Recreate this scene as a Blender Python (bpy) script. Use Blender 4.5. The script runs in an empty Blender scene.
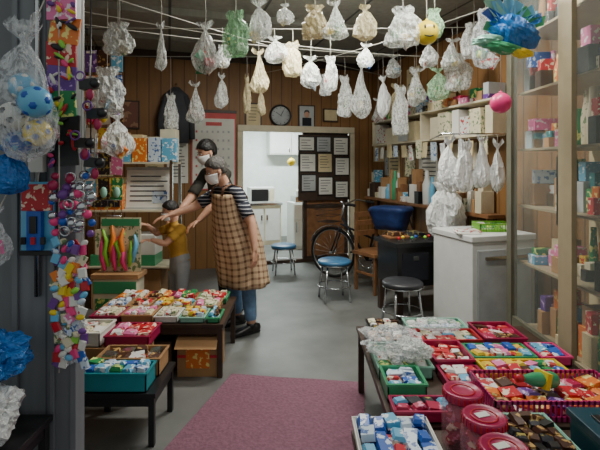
import bpy, math, random
import numpy as np
from mathutils import Vector, Matrix, noise
random.seed(7)
TH = math.radians(16.3)          # the shop is turned relative to the camera
RT = Matrix.Rotation(TH, 4, 'Z')
def RW(u, v, z=0): return RT @ Vector((u, v, z))
def lin(c):
    out = []
    for x in c[:3]:
        x /= 255.0
        out.append(x/12.92 if x <= .04045 else ((x+.055)/1.055)**2.4)
    return (out[0], out[1], out[2], 1)

# ---------------------------------------------------------------- materials
def mat(name, c, rough=.6, metal=0, var=.12, scale=9, bump=0, alpha=1, c2=None, thr=.52, trans=0, em=0):
    m = bpy.data.materials.new(name); m.use_nodes = True
    nt = m.node_tree; N = nt.nodes; L = nt.links
    b = N['Principled BSDF']
    b.inputs['Roughness'].default_value = rough
    b.inputs['Metallic'].default_value = metal
    tc = N.new('ShaderNodeTexCoord')
    nz = N.new('ShaderNodeTexNoise'); nz.inputs['Scale'].default_value = scale; nz.inputs['Detail'].default_value = 4
    L.new(tc.outputs['Object'], nz.inputs['Vector'])
    r = N.new('ShaderNodeValToRGB')
    base = lin(c)
    if c2 is None:
        a = tuple(max(0, x*(1-var)) for x in base[:3])+(1,)
        d = tuple(min(1, x*(1+var)) for x in base[:3])+(1,)
        r.color_ramp.elements[0].position = .3; r.color_ramp.elements[0].color = a
        r.color_ramp.elements[1].position = .7; r.color_ramp.elements[1].color = d
    else:
        r.color_ramp.elements[0].position = thr; r.color_ramp.elements[0].color = base
        r.color_ramp.elements[1].position = thr+.02; r.color_ramp.elements[1].color = lin(c2)
    L.new(nz.outputs['Fac'], r.inputs['Fac'])
    L.new(r.outputs['Color'], b.inputs['Base Color'])
    if bump:
        bp = N.new('ShaderNodeBump'); bp.inputs['Strength'].default_value = bump; bp.inputs['Distance'].default_value = .02
        L.new(nz.outputs['Fac'], bp.inputs['Height']); L.new(bp.outputs['Normal'], b.inputs['Normal'])
    if alpha < 1: b.inputs['Alpha'].default_value = alpha
    if trans: b.inputs['Transmission Weight'].default_value = trans
    if em:
        b.inputs['Emission Color'].default_value = base; b.inputs['Emission Strength'].default_value = em
    return m

def film(name, c, lo, hi, scale=22, rough=.22):
    """crinkled plastic film: see-through with whitish creases"""
    m = bpy.data.materials.new(name); m.use_nodes = True
    nt = m.node_tree; N = nt.nodes; L = nt.links
    b = N['Principled BSDF']; b.inputs['Roughness'].default_value = rough; b.inputs['Base Color'].default_value = lin(c)
    tc = N.new('ShaderNodeTexCoord'); mp = N.new('ShaderNodeMapping'); mp.inputs['Scale'].default_value = (1.3, 1.3, .7)
    nz = N.new('ShaderNodeTexNoise'); nz.inputs['Scale'].default_value = scale; nz.inputs['Detail'].default_value = 3; nz.inputs['Distortion'].default_value = 1.2
    L.new(tc.outputs['Object'], mp.inputs[0]); L.new(mp.outputs[0], nz.inputs['Vector'])
    r = N.new('ShaderNodeValToRGB'); e = r.color_ramp.elements
    e[0].position = .38; e[0].color = (lo, lo, lo, 1); e[1].position = .62; e[1].color = (lo*1.2, lo*1.2, lo*1.2, 1)
    k = r.color_ramp.elements.new(.5); k.color = (hi, hi, hi, 1)
    L.new(nz.outputs['Fac'], r.inputs['Fac']); L.new(r.outputs['Color'], b.inputs['Alpha'])
    bp = N.new('ShaderNodeBump'); bp.inputs['Strength'].default_value = .8; bp.inputs['Distance'].default_value = .03
    L.new(nz.outputs['Fac'], bp.inputs['Height']); L.new(bp.outputs['Normal'], b.inputs['Normal'])
    return m

def band_mat(name, c1, c2, axis, freq, duty, rough=.7, both=False, c3=None):
    m = bpy.data.materials.new(name); m.use_nodes = True
    nt = m.node_tree; N = nt.nodes; L = nt.links
    b = N['Principled BSDF']; b.inputs['Roughness'].default_value = rough
    tc = N.new('ShaderNodeTexCoord'); sp = N.new('ShaderNodeSeparateXYZ')
    L.new(tc.outputs['UV' if both else 'Object'], sp.inputs[0])
    def fr(sock, f, d):
        a = N.new('ShaderNodeMath'); a.operation = 'MULTIPLY'; a.inputs[1].default_value = f; L.new(sock, a.inputs[0])
        e = N.new('ShaderNodeMath'); e.operation = 'FRACT'; L.new(a.outputs[0], e.inputs[0])
        g = N.new('ShaderNodeMath'); g.operation = 'LESS_THAN'; g.inputs[1].default_value = d; L.new(e.outputs[0], g.inputs[0])
        return g.outputs[0]
    nz = N.new('ShaderNodeTexNoise'); nz.inputs['Scale'].default_value = 5
    mp = N.new('ShaderNodeMapping'); mp.inputs['Scale'].default_value = (4, 4, .5) if not both else (2, 2, 2)
    L.new(tc.outputs['Object'], mp.inputs[0]); L.new(mp.outputs[0], nz.inputs['Vector'])
    base = N.new('ShaderNodeMix'); base.data_type = 'RGBA'
    base.inputs[6].default_value = tuple(x*.72 for x in lin(c1)[:3])+(1,); base.inputs[7].default_value = tuple(min(1, x*1.2) for x in lin(c1)[:3])+(1,)
    L.new(nz.outputs['Fac'], base.inputs[0])
    if both:
        f1 = fr(sp.outputs[0], freq, duty); f2 = fr(sp.outputs[1], freq, duty)
        s = N.new('ShaderNodeMath'); s.operation = 'ADD'; L.new(f1, s.inputs[0]); L.new(f2, s.inputs[1])
        h = N.new('ShaderNodeMath'); h.operation = 'MULTIPLY'; h.inputs[1].default_value = .5; L.new(s.outputs[0], h.inputs[0]); fac = h.outputs[0]
    else:
        if axis == 'XY':
            s = N.new('ShaderNodeMath'); s.operation = 'ADD'; L.new(sp.outputs[0], s.inputs[0]); L.new(sp.outputs[1], s.inputs[1]); so = s.outputs[0]
        else: so = sp.outputs['XYZ'.index(axis)]
        fac = fr(so, freq, duty)
    mx = N.new('ShaderNodeMix'); mx.data_type = 'RGBA'; L.new(fac, mx.inputs[0]); L.new(base.outputs[2], mx.inputs[6]); mx.inputs[7].default_value = lin(c2)
    L.new(mx.outputs[2], b.inputs['Base Color'])
    return m

M = {}
M['wood_wall'] = band_mat('wood_panelling', (142, 102, 58), (62, 42, 24), 'XY', 6.5, .06, .55)
M['ceiling'] = band_mat('ceiling_panel', (156, 156, 148), (84, 86, 84), 'X', 1.1, .03, .8)
M['floor'] = mat('concrete_floor', (100, 101, 98), .5, var=.3, scale=2.5, bump=.12)
M['white_wall'] = mat('white_plaster', (220, 226, 222), .8, var=.05)
M['mat'] = mat('purple_carpet', (122, 82, 98), .97, var=.2, scale=60, bump=.5)
M['steel'] = band_mat('grey_sheet_steel', (116, 120, 124), (80, 84, 90), 'X', 7, .06, .5)
M['chrome'] = mat('chrome', (200, 203, 205), .2, 1, var=.03)
M['alu'] = mat('aluminium_olive', (112, 110, 92), .4, .3, var=.06)
M['alu_beige'] = mat('aluminium_beige', (168, 154, 124), .45, .2, var=.06)
M['black'] = mat('black_plastic', (26, 26, 28), .35, var=.2)
M['rubber'] = mat('rubber', (22, 22, 23), .8, var=.2)
M['darkwood'] = mat('dark_wood', (62, 44, 32), .5, var=.3, scale=12)
M['wood'] = mat('brown_wood', (134, 92, 58), .5, var=.25, scale=14)
M['cream'] = mat('cream_paint', (212, 202, 174), .6, var=.1)
M['white'] = mat('white_enamel', (216, 218, 214), .4, var=.05)
M['paper'] = mat('paper', (226, 225, 216), .85, var=.05)
M['paper2'] = mat('yellowed_paper', (214, 198, 156), .85, var=.12)
M['paper3'] = mat('grey_paper', (182, 186, 186), .85, var=.12)
M['ink'] = mat('ink', (70, 72, 78), .85)
M['inkred'] = mat('red_ink', (206, 96, 96), .8)
M['card'] = mat('cardboard', (168, 128, 86), .85, var=.14, scale=5)
M['bag'] = film('clear_plastic_bag', (232, 235, 230), .26, .85)
M['clear'] = film('thin_clear_film', (228, 232, 234), .1, .5, 16)
M['bagw'] = film('white_plastic_bag', (238, 240, 238), .84, 1.0)
M['bagg'] = film('green_plastic_bag', (170, 214, 172), .3, .85)
M['bagy'] = film('cream_plastic_bag', (222, 208, 166), .5, .95)
M['bagb'] = film('blue_plastic_bag', (30, 116, 196), .75, 1.0)
M['glass'] = mat('window_glass', (200, 214, 206), .03, var=.01, alpha=.06)
M['jar'] = mat('jar_plastic', (214, 150, 160), .12, var=.03, alpha=.3)
M['skin'] = mat('skin', (204, 154, 126), .55, var=.05)
M['hairblack'] = mat('black_hair', (24, 21, 20), .5, var=.4, scale=60, bump=.5)
M['hairgrey'] = mat('grey_hair', (78, 74, 70), .6, var=.45, scale=60, bump=.5)
M['mask'] = mat('mask_fabric', (234, 236, 236), .8, var=.02)
M['eye'] = mat('eye_dark', (22, 16, 14), .2)
M['eyew'] = mat('eye_white', (230, 228, 224), .3, var=.01)
M['navy_stripe'] = band_mat('navy_stripe_knit', (32, 35, 48), (170, 170, 176), 'Z', 32, .24, .9)
M['jeans'] = mat('blue_jeans', (110, 142, 178), .9, var=.2, scale=20)
M['plaid'] = band_mat('brown_check_cotton', (206, 176, 140), (112, 78, 56), 'X', 19, .36, .9, both=True)
M['khaki'] = mat('dark_khaki_cloth', (52, 50, 44), .9, var=.2)
M['darkpants'] = mat('dark_trousers', (34, 36, 44), .9, var=.2)
M['yellowshirt'] = mat('yellow_shirt', (198, 152, 62), .9, var=.15)
M['greypants'] = mat('grey_shorts', (160, 162, 164), .9, var=.1)
M['bluecloth'] = mat('navy_nylon', (30, 54, 108), .55, var=.3, scale=14, bump=.3)
M['seatblue'] = mat('blue_vinyl', (60, 110, 150), .4)
M['seatgrey'] = mat('black_vinyl', (50, 50, 54), .4)
M['cord'] = mat('cord', (190, 188, 176), .8)
M['tube'] = mat('fluorescent_tube', (245, 250, 245), .3, var=0, em=6)
PR = {}
for n, a, b2 in [('red', (192, 32, 44), (240, 216, 190)), ('crimson', (172, 28, 72), (230, 130, 160)), ('yellow', (228, 192, 56), (196, 54, 44)),
                 ('green', (36, 136, 78), (220, 226, 130)), ('blue', (32, 88, 176), (216, 226, 240)), ('sky', (96, 170, 206), (236, 240, 240)),
                 ('pink', (226, 116, 166), (240, 222, 228)), ('orange', (222, 118, 46), (240, 220, 130)), ('purple', (104, 62, 146), (212, 176, 228)),
                 ('white', (226, 226, 220), (186, 64, 62)), ('choc', (72, 42, 30), (192, 154, 92)), ('teal', (30, 116, 122), (170, 216, 206)),
                 ('dark', (34, 34, 44), (160, 144, 70)), ('creamp', (222, 212, 180), (110, 136, 92)), ('bluepk', (200, 214, 226), (74, 108, 168))]:
    PR[n] = mat('print_'+n, a, .4, c2=b2, scale=30, thr=.56)
S = {}
for n, a in [('red', (190, 28, 44)), ('crimson', (166, 32, 80)), ('magenta', (190, 42, 112)), ('green', (60, 156, 106)), ('lime', (140, 210, 70)), ('blue', (30, 86, 180)),
             ('pink', (236, 64, 130)), ('yellow', (234, 204, 46)), ('orange', (228, 126, 46)), ('teal', (24, 66, 80)), ('purple', (112, 60, 142)), ('sky', (106, 180, 218)), ('mint', (146, 202, 180)), ('aqua', (30, 140, 150))]:
    S[n] = mat('plastic_'+n, a, .3, var=.08)

# ---------------------------------------------------------------- mesh builder
class MB:
    def __init__(s, T=None):
        s.v = []; s.f = []; s.m = []; s.sm = []; s.uv = {}; s.T = T or Matrix.Identity(4); s.mats = []
    def mi(s, m):
        if m not in s.mats: s.mats.append(m)
        return s.mats.index(m)
    def add(s, vs, fs, m, smooth=False, T=None, uvs=None):
        o = len(s.v); X = s.T @ T if T is not None else s.T
        s.v += [X @ Vector(p) for p in vs]; k = s.mi(m)
        for i, f in enumerate(fs):
            if uvs: s.uv[len(s.f)] = [uvs[a] for a in f]
            s.f.append([a+o for a in f]); s.m.append(k); s.sm.append(smooth)
    def box(s, x0, x1, y0, y1, z0, z1, m, T=None):
        vs = [(x, y, z) for z in (z0, z1) for y in (y0, y1) for x in (x0, x1)]
        s.add(vs, [(0, 2, 3, 1), (4, 5, 7, 6), (0, 1, 5, 4), (2, 6, 7, 3), (0, 4, 6, 2), (1, 3, 7, 5)], m, T=T)
    def cb(s, c, d, m, rot=(0, 0, 0)):
        T = Matrix.Translation(c) @ Matrix.Rotation(rot[2], 4, 'Z') @ Matrix.Rotation(rot[1], 4, 'Y') @ Matrix.Rotation(rot[0], 4, 'X')
        s.box(-d[0]/2, d[0]/2, -d[1]/2, d[1]/2, -d[2]/2, d[2]/2, m, T)
    def pillow(s, c, d, m, rot=(0, 0, 0)):
        T = Matrix.Translation(c) @ Matrix.Rotation(rot[2], 4, 'Z') @ Matrix.Rotation(rot[1], 4, 'Y') @ Matrix.Rotation(rot[0], 4, 'X')
        x, y, z = d[0]/2, d[1]/2, d[2]/2; q = .68
        vs = [(-x, -y, 0), (x, -y, 0), (x, y, 0), (-x, y, 0)]+[(a*x*q, b*y*.8, e*z) for e in (1, -1) for a, b in ((-1, -1), (1, -1), (1, 1), (-1, 1))]
        s.add(vs, [(4, 5, 6, 7), (11, 10, 9, 8), (0, 1, 5, 4), (1, 2, 6, 5), (2, 3, 7, 6), (3, 0, 4, 7), (1, 0, 8, 9), (2, 1, 9, 10), (3, 2, 10, 11), (0, 3, 11, 8)], m, False, T)
    def ell(s, c, r, m, R=None, seg=16, rings=10, fn=None, smooth=True):
        vs = []; T = Matrix.Translation(c) @ (R if R is not None else Matrix.Identity(4))
        for i in range(rings+1):
            a = math.pi*i/rings
            for j in range(seg):
                b = 2*math.pi*j/seg
                p = Vector((math.sin(a)*math.cos(b), math.sin(a)*math.sin(b), math.cos(a)))
                k = fn(p) if fn else 1
                vs.append((p.x*r[0]*k, p.y*r[1]*k, p.z*r[2]*k))
        fs = [(i*seg+j, (i+1)*seg+j, (i+1)*seg+(j+1) % seg, i*seg+(j+1) % seg) for i in range(rings) for j in range(seg)]
        s.add(vs, fs, m, smooth, T)
    def tube(s, path, radii, m, seg=8, side=None, rnd=False, closed=False):
        P = [Vector(p) for p in path]; n = len(P)
        if not isinstance(radii, (list, tuple)): radii = [radii]*n
        R = [(r, r) if not isinstance(r, tuple) else r for r in radii]
        if rnd:
            t0 = (P[0]-P[1]).normalized(); t1 = (P[-1]-P[-2]).normalized()
            a, b = R[0]; c, d = R[-1]; ma = min(a, b); mc = min(c, d)
            P = [P[0]+t0*ma*.95, P[0]+t0*ma*.6]+P+[P[-1]+t1*mc*.6, P[-1]+t1*mc*.95]
            R = [(a*.3, b*.3), (a*.8, b*.8)]+R+[(c*.8, d*.8), (c*.3, d*.3)]; n = len(P)
        vs = []; px = None
        for i in range(n):
            if closed: t = P[(i+1) % n]-P[i-1]
            else: t = P[min(i+1, n-1)]-P[max(i-1, 0)]
            if t.length < 1e-9: t = Vector((0, 0, 1))
            t.normalize()
            x = Vector(side) if side is not None else (px if px is not None else (Vector((1, 0, 0)) if abs(t.x) < .8 else Vector((0, 1, 0))))
            x = x-t*x.dot(t)
            if x.length < 1e-6: x = t.orthogonal()
            x.normalize(); px = x; y = t.cross(x)
            for j in range(seg):
                a = 2*math.pi*j/seg
                vs.append(P[i]+x*math.cos(a)*R[i][0]+y*math.sin(a)*R[i][1])
        k = n if closed else n-1
        fs = [(i*seg+j, i*seg+(j+1) % seg, ((i+1) % n)*seg+(j+1) % seg, ((i+1) % n)*seg+j) for i in range(k) for j in range(seg)]
        if not closed: fs += [tuple(range(seg-1, -1, -1)), tuple(range((n-1)*seg, n*seg))]
        s.add(vs, fs, m, True)
    def ring(s, c, R, r, axis, m, n=28, seg=6):
        ax = Vector(axis).normalized(); u = ax.orthogonal().normalized(); w = ax.cross(u)
        s.tube([Vector(c)+u*R*math.cos(2*math.pi*i/n)+w*R*math.sin(2*math.pi*i/n) for i in range(n)], r, m, seg, side=ax, closed=True)
    def lathe(s, c, prof, m, seg=24):
        vs = [(r*math.cos(2*math.pi*j/seg), r*math.sin(2*math.pi*j/seg), z) for r, z in prof for j in range(seg)]
        n = len(prof)
        fs = [(i*seg+j, i*seg+(j+1) % seg, (i+1)*seg+(j+1) % seg, (i+1)*seg+j) for i in range(n-1) for j in range(seg)]
        fs += [tuple(range(seg-1, -1, -1)), tuple(range((n-1)*seg, n*seg))]
        s.add(vs, fs, m, True, Matrix.Translation(c))
    def mesh(s, name, off=Vector((0, 0, 0))):
        me = bpy.data.meshes.new(name); me.from_pydata([tuple(p-off) for p in s.v], [], s.f)
        for m in s.mats: me.materials.append(m)
        me.polygons.foreach_set('material_index', s.m); me.polygons.foreach_set('use_smooth', s.sm)
        if s.uv:
            ul = me.uv_layers.new(name='UVMap')
            for fi, uvs in s.uv.items():
                for k, li in enumerate(me.polygons[fi].loop_indices): ul.data[li].uv = uvs[k]
        me.update(); return me
    def build(s, name, bevel=0, parent=None, rot=0, solid=0, local=False):
        if local: off = Vector((0, 0, 0))
        else:
            xs = [p.x for p in s.v]; ys = [p.y for p in s.v]; zs = [p.z for p in s.v]
            off = Vector(((min(xs)+max(xs))/2, (min(ys)+max(ys))/2, min(zs)))
        o = bpy.data.objects.new(name, s.mesh(name, off)); o.location = off
        bpy.context.scene.collection.objects.link(o)
        if rot: o.rotation_euler.z = rot
        if solid:
            d = o.modifiers.new('solid', 'SOLIDIFY'); d.thickness = solid
        if bevel:
            d = o.modifiers.new('bevel', 'BEVEL'); d.width = bevel; d.segments = 2; d.limit_method = 'ANGLE'
        if parent: par(o, parent)
        return o
def par(o, p):
    o.parent = p; o.matrix_parent_inverse = Matrix.Translation(p.location).inverted()
def empty(name, loc):
    e = bpy.data.objects.new(name, None); e.location = loc; e.empty_display_size = .1
    bpy.context.scene.collection.objects.link(e); return e

# ---------------------------------------------------------------- room shell (built in the shop's own axes)
def shell(name, boxes, m, bevel=0):
    b = MB()
    for x in boxes: b.box(*x, m)
    return b.build(name, rot=TH, local=True, bevel=bevel)
shell('floor', [(-4, 5, -1.5, 9.2, -.1, 0)], M['floor'])
shell('ceiling', [(-1.3, 3.13, 1.9, 6.51, 3.0, 3.1)], M['ceiling'])
shell('wall_back', [(-1.3, 1.0, 6.41, 6.51, 0, 3), (2.69, 3.13, 6.41, 6.51, 0, 3), (1.0, 2.69, 6.41, 6.51, 1.97, 3)], M['wood_wall'])
shell('wall_right', [(3.03, 3.13, 2.0, 6.41, 0, 3)], M['wood_wall'])
shell('wall_left', [(-1.3, -1.2, 2.1, 6.41, 0, 3)], M['wood_wall'])
shell('wall_kitchen', [(.2, 3.4, 8.9, 9.0, 0, 2.5), (.1, .2, 6.51, 9.0, 0, 2.5), (3.3, 3.4, 6.51, 9.0, 0, 2.5)], M['white_wall'])
shell('ceiling_kitchen', [(.1, 3.4, 6.51, 9.0, 2.5, 2.58)], M['white_wall'])
shell('trim_1', [(.94, 1.02, 6.36, 6.43, 0, 1.97), (.94, 2.72, 6.34, 6.41, 1.93, 2.02), (2.66, 2.73, 6.36, 6.43, 0, 1.97)], M['cream'], .004)
shell('trim_2', [(-1.2, 3.03, 6.37, 6.41, 2.9, 3.0), (2.99, 3.03, 2.0, 6.37, 2.88, 3.0)], M['darkwood'], .004)
shell('trim_3', [(1.02, 2.69, 6.42, 6.5, 0, .05)], M['darkwood'])
shell('trim_4', [(-1.2, 2.99, 4.6, 4.68, 2.93, 3.0), (.4, .48, 4.68, 6.37, 2.93, 3.0), (-1.2, 2.99, 5.6, 5.66, 2.94, 3.0)], M['ceiling'])

# ---------------------------------------------------------------- helper builders
PRL = list(PR.values())
def packets(b, x0, x1, y0, y1, z, nx, ny, mats, h=.02, jit=.3, tilt=.2, layers=1):
    dx = (x1-x0)/nx; dy = (y1-y0)/ny
    for l in range(layers):
        for i in range(nx):
            for j in range(ny):
                c = (x0+dx*(i+.5)+random.uniform(-.12, .12)*dx, y0+dy*(j+.5)+random.uniform(-.12, .12)*dy, z+h*(.5+l)+random.uniform(0, h*.5))
                f = b.pillow if (i+j+l) % 3 else b.cb
                f(c, (dx*.95, dy*.92, h*1.15), random.choice(mats), (random.uniform(-tilt, tilt), random.uniform(-tilt, tilt), random.uniform(-jit, jit)))
def tray(name, x0, x1, y0, y1, z, h, wall, mats, nx, ny, lattice=False, ph=.02, layers=2, tall=False):
    b = MB(); t = .006
    b.box(x0, x1, y0, y1, z, z+.006, wall)
    if lattice:
        for zz in (z+.006, z+h-.016):
            b.box(x0, x1, y0, y0+t, zz, zz+.014, wall); b.box(x0, x1, y1-t, y1, zz, zz+.014, wall)
            b.box(x0, x0+t, y0, y1, zz, zz+.014, wall); b.box(x1-t, x1, y0, y1, zz, zz+.014, wall)
        k = int((x1-x0)/.022)
        for i in range(k+1):
            xx = x0+(x1-x0-.008)*i/k
            b.box(xx, xx+.008, y0, y0+t, z, z+h, wall); b.box(xx, xx+.008, y1-t, y1, z, z+h, wall)
        k = int((y1-y0)/.022)
        for i in range(k+1):
            yy = y0+(y1-y0-.008)*i/k
            b.box(x0, x0+t, yy, yy+.008, z, z+h, wall); b.box(x1-t, x1, yy, yy+.008, z, z+h, wall)
    else:
        b.box(x0, x1, y0, y0+t, z, z+h, wall); b.box(x0, x1, y1-t, y1, z, z+h, wall)
        b.box(x0, x0+t, y0, y1, z, z+h, wall); b.box(x1-t, x1, y0, y1, z, z+h, wall)
        b.box(x0-.006, x1+.006, y0-.006, y0+.002, z+h-.01, z+h, wall); b.box(x0-.006, x1+.006, y1-.002, y1+.006, z+h-.01, z+h, wall)
        b.box(x0-.006, x0+.002, y0, y1, z+h-.01, z+h, wall); b.box(x1-.002, x1+.006, y0, y1, z+h-.01, z+h, wall)
    if nx:
        packets(b, x0+.012, x1-.012, y0+.012, y1-.012, z+.008, nx, ny, mats, ph, layers=layers)
    return b.build(name)
P1 = [(0, .5), (.05, .4), (.1, .18), (.14, .1), (.18, .2), (.25, .44), (.33, .62), (.42, .78), (.52, .9), (.62, .97), (.72, 1), (.82, .97), (.9, .82), (.96, .52), (1, .03)]
P2 = [(0, .7), (.06, .66), (.12, .58), (.16, .5), (.22, .62), (.3, .8), (.38, .9), (.46, .96), (.55, 1), (.65, 1), (.75, 1), (.85, .98), (.93, .94), (.98, .8), (1, .05)]
P3 = [(0, .3), (.04, .26), (.08, .12), (.12, .1), (.16, .16), (.24, .26), (.34, .38), (.46, .52), (.58, .7), (.68, .86), (.78, 1), (.86, 1), (.93, .86), (.98, .5), (1, .03)]
def bagmesh(b, x, y, zt, h, w, m, contents=(), flat=.62, sd=0, prof=None):
    prof = prof or (P1, P2, P3, P1, P2)[sd % 5]
    seg = 30; ang = random.uniform(-.8, .8); vs = []; lx = random.uniform(-.1, .1)
    for t, r in prof:
        for j in range(seg):
            a = 2*math.pi*j/seg
            n1 = noise.noise(Vector((math.cos(a)*1.5, math.sin(a)*1.5, t*2.5+sd*7.3)))
            n2 = abs(noise.noise(Vector((math.cos(a)*4, math.sin(a)*4, t*5+sd*3.1))))
            n3 = noise.noise(Vector((math.cos(a)*9, math.sin(a)*9, t*14+sd*1.7)))
            k = 1.05+.38*n1-.42*n2+.12*n3
            rx = r*w/2*k; xx = rx*math.cos(a)+lx*w*math.sin(t*3.1); yy = rx*math.sin(a)*flat
            vs.append((x+xx*math.cos(ang)-yy*math.sin(ang), y+xx*math.sin(ang)+yy*math.cos(ang), zt-t*h+.07*h*noise.noise(Vector((math.cos(a)*2, math.sin(a)*2, t*5+sd)))*(1 if .1 < t else .6)))
    n = len(prof)
    fs = [(i*seg+j, (i+1)*seg+j, (i+1)*seg+(j+1) % seg, i*seg+(j+1) % seg) for i in range(n-1) for j in range(seg)]
    fs.append(tuple(range((n-1)*seg, n*seg)))
    b.add(vs, fs, m, False)
    for sx in (-1, 1):
        q = random.uniform(.1, .2)*w; hh = h*random.uniform(.06, .13)
        b.add([(x+sx*.02*w, y, zt-.08*h), (x+sx*.1*w, y-.02, zt+hh*.4), (x+sx*q*1.6, y+.01, zt+hh), (x+sx*q*2, y, zt+hh*.2), (x+sx*q*1.1, y+.01, zt-.06*h)], [(0, 1, 2), (0, 2, 4), (4, 2, 3)], m)
    for i, c in enumerate(contents):
        a = i*2.4+sd; k = w*.16; zz = zt-h*(.66+.11*(i % 3))
        if i % 3 == 1: b.ell((x+math.cos(a)*k, y+math.sin(a)*k*.5, zz), (w*.17, w*.12, h*.09), c, None, 10, 7)
        elif i % 3 == 2: b.pillow((x+math.cos(a)*k, y+math.sin(a)*k*.5, zz), (w*.42, h*.3, w*.1), c, (1.2, .3*i, a))
        else: b.cb((x+math.cos(a)*k, y+math.sin(a)*k*.5, zz), (w*.34, w*.08, h*.24), c, (.2, .3*i, a))
SD = [0]
def hangbag(x, y, zt, h, w, line_z, m='bag', contents=(), name='hanging_plastic_bag', j=0):
    SD[0] += 1; b = MB(); zt = min(zt+random.uniform(-j, j), line_z-.03); h *= random.uniform(1-j, 1+j*2)
    if m in ('bag', 'clear') and not contents: contents = (M['paper'], M['bagw'], random.choice([PR['creamp'], PR['white'], M['paper2'], PR['bluepk']]))
    bagmesh(b, x, y, zt, h, w, M[m], contents, sd=SD[0])
    b.tube([(x, y, zt-h*.12), (x+.004, y, (zt+line_z)/2), (x, y, line_z)], .0022, M['cord'], 5)
    return b.build(name)

# ---------------------------------------------------------------- hanging bags on cords
def cord(name, p0, p1, sag):
    b = MB(); n = 14
    pts = [Vector(p0).lerp(Vector(p1), i/n)-Vector((0, 0, 1))*sag*4*(i/n)*(1-i/n) for i in range(n+1)]
    b.tube(pts, .003, M['cord'], 5); return b.build(name)
cord('string_line', (-1.95, 3.2, 2.66), (1.45, 3.2, 2.66), .015)
cord('string_line', (-2.4, 4.2, 2.74), (1.85, 4.2, 2.74), .02)
cord('string_line', (-2.7, 5.2, 2.72), (1.55, 5.2, 2.72), .02)
cord('string_line', (-1.9, 3.0, 2.45), (1.5, 5.6, 2.8), .05)
cord('string_line', (-1.5, 2.6, 2.55), (1.2, 6.4, 2.72), .04)
cord('string_line', (1.4, 3.0, 2.55), (-.6, 6.2, 2.7), .05)
cord('string_line', (-1.7, 2.9, 2.5), (1.7, 4.9, 2.62), .08)
r, g, ye, bl, pk = S['red'], S['green'], S['yellow'], S['blue'], S['pink']
for x, zt, h, w, m, c in [(-1.27, 2.44, .22, .22, 'bag', ()), (-.97, 2.42, .32, .1, 'bag', (PR['white'], M['paper'])), (-.66, 2.47, .36, .2, 'bag', (PR['red'], r, PR['choc'], g, PR['red'], PR['green'])),
                          (-.455, 2.56, .32, .2, 'bagg', (PR['green'], M['paper'])), (-.29, 2.62, .28, .17, 'bag', ()), (.107, 2.6, .22, .2, 'bagy', (PR['creamp'],)),
                          (.24, 2.6, .26, .21, 'bag', (PR['green'], ye)), (.46, 2.57, .25, .18, 'bagy', (PR['creamp'],)), (.75, 2.59, .27, .24, 'bag', (PR['green'], PR['yellow'], M['paper'])), (-.12, 2.61, .14, .12, 'bag', ()),
                          (.98, 2.58, .2, .13, 'bagg', ())]:
    hangbag(x+random.uniform(-.02, .02), 3.2+random.uniform(-.03, .03), zt, h, w, 2.645, m, c, j=.03)
for x, zt, h, w, m, c in [(-.39, 2.5, .36, .18, 'bagy', ()), (-.24, 2.64, .24, .24, 'bag', (PR['white'],)), (-.07, 2.58, .28, .17, 'bagy', (PR['green'],)),
                          (.1, 2.46, .3, .24, 'bag', ()), (.28, 2.42, .32, .15, 'bag', (PR['white'],)), (1.42, 2.57, .26, .24, 'bag', (PR['green'], ye)), (1.2, 2.62, .24, .2, 'bag', ()),
                          (-.72, 2.6, .2, .14, 'bag', ()), (.62, 2.62, .22, .16, 'bag', ())]:
    hangbag(x, 4.2+random.uniform(-.03, .03), zt, h, w, 2.725, m, c, j=.05)
for x, zt, h, w, m, c in [(-1.5, 2.22, .42, .16, 'bag', ()), (-1.2, 2.35, .4, .22, 'bag', (PR['white'],)), (-.9, 2.43, .34, .15, 'bag', ()), (-.61, 2.42, .38, .1, 'bagy', ()), (-.44, 2.36, .3, .1, 'bagy', (PR['orange'],)),
                          (.52, 2.45, .42, .17, 'bag', (PR['green'],)), (.72, 2.6, .6, .26, 'bag', (PR['white'], PR['creamp'])), (.96, 2.46, .45, .17, 'bagw', ()), (1.16, 2.4, .5, .2, 'bag', (PR['white'],)),
                          (1.32, 2.5, .4, .16, 'bag', (PR['yellow'],)), (.3, 2.5, .24, .14, 'bag', ())]:
    hangbag(x, 5.2+random.uniform(-.04, .04), zt, h, w, 2.70, m, c, j=.06)
for u, v, zt, h, w, m, c in [(2.62, 4.4, 2.5, .36, .24, 'bag', (PR['green'], ye)), (2.66, 4.05, 2.44, .32, .24, 'bagg', (PR['green'], PR['creamp'])), (2.64, 3.7, 2.5, .34, .24, 'bag', (PR['orange'], PR['green'], PR['creamp'])),
                             (2.66, 4.9, 2.4, .4, .2, 'bagy', ()), (2.6, 3.4, 2.7, .3, .24, 'bag', (PR['sky'], PR['white'])), (2.6, 5.3, 2.3, .3, .2, 'bag', (PR['red'],)), (2.5, 4.7, 2.72, .26, .24, 'bag', (PR['sky'],))]:
    p = RW(u, v); hangbag(p.x, p.y, zt, h, w, 2.99, m, c)
def ball_hang(name, x, y, z, rr, m, line, smile=False):
    b = MB(); b.ell((x, y, z), (rr, rr, rr), m, None, 24, 16)
    b.lathe((x, y, z+rr*.96), [(rr*.18, 0), (rr*.12, rr*.15), (rr*.03, rr*.25)], m, 10)
    b.tube([(x, y, z+rr), (x, y, line)], .0025, M['cord'], 5)
    if smile:
        for sx in (-1, 1): b.ell((x+sx*rr*.35, y-rr*.88, z+rr*.25), (rr*.1, rr*.08, rr*.2), M['black'], None, 10, 6)
        b.tube([(x+rr*.55*math.sin(a), y-rr*.86*abs(math.cos(a*.6)), z-rr*.1-rr*.4*math.cos(a)) for a in [-1.1, -.7, -.3, 0, .3, .7, 1.1]], rr*.06, M['black'], 6)
    return b.build(name)
ball_hang('smiley_ball', .9, 3.2, 2.39, .085, S['yellow'], 2.645, True)
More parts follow.
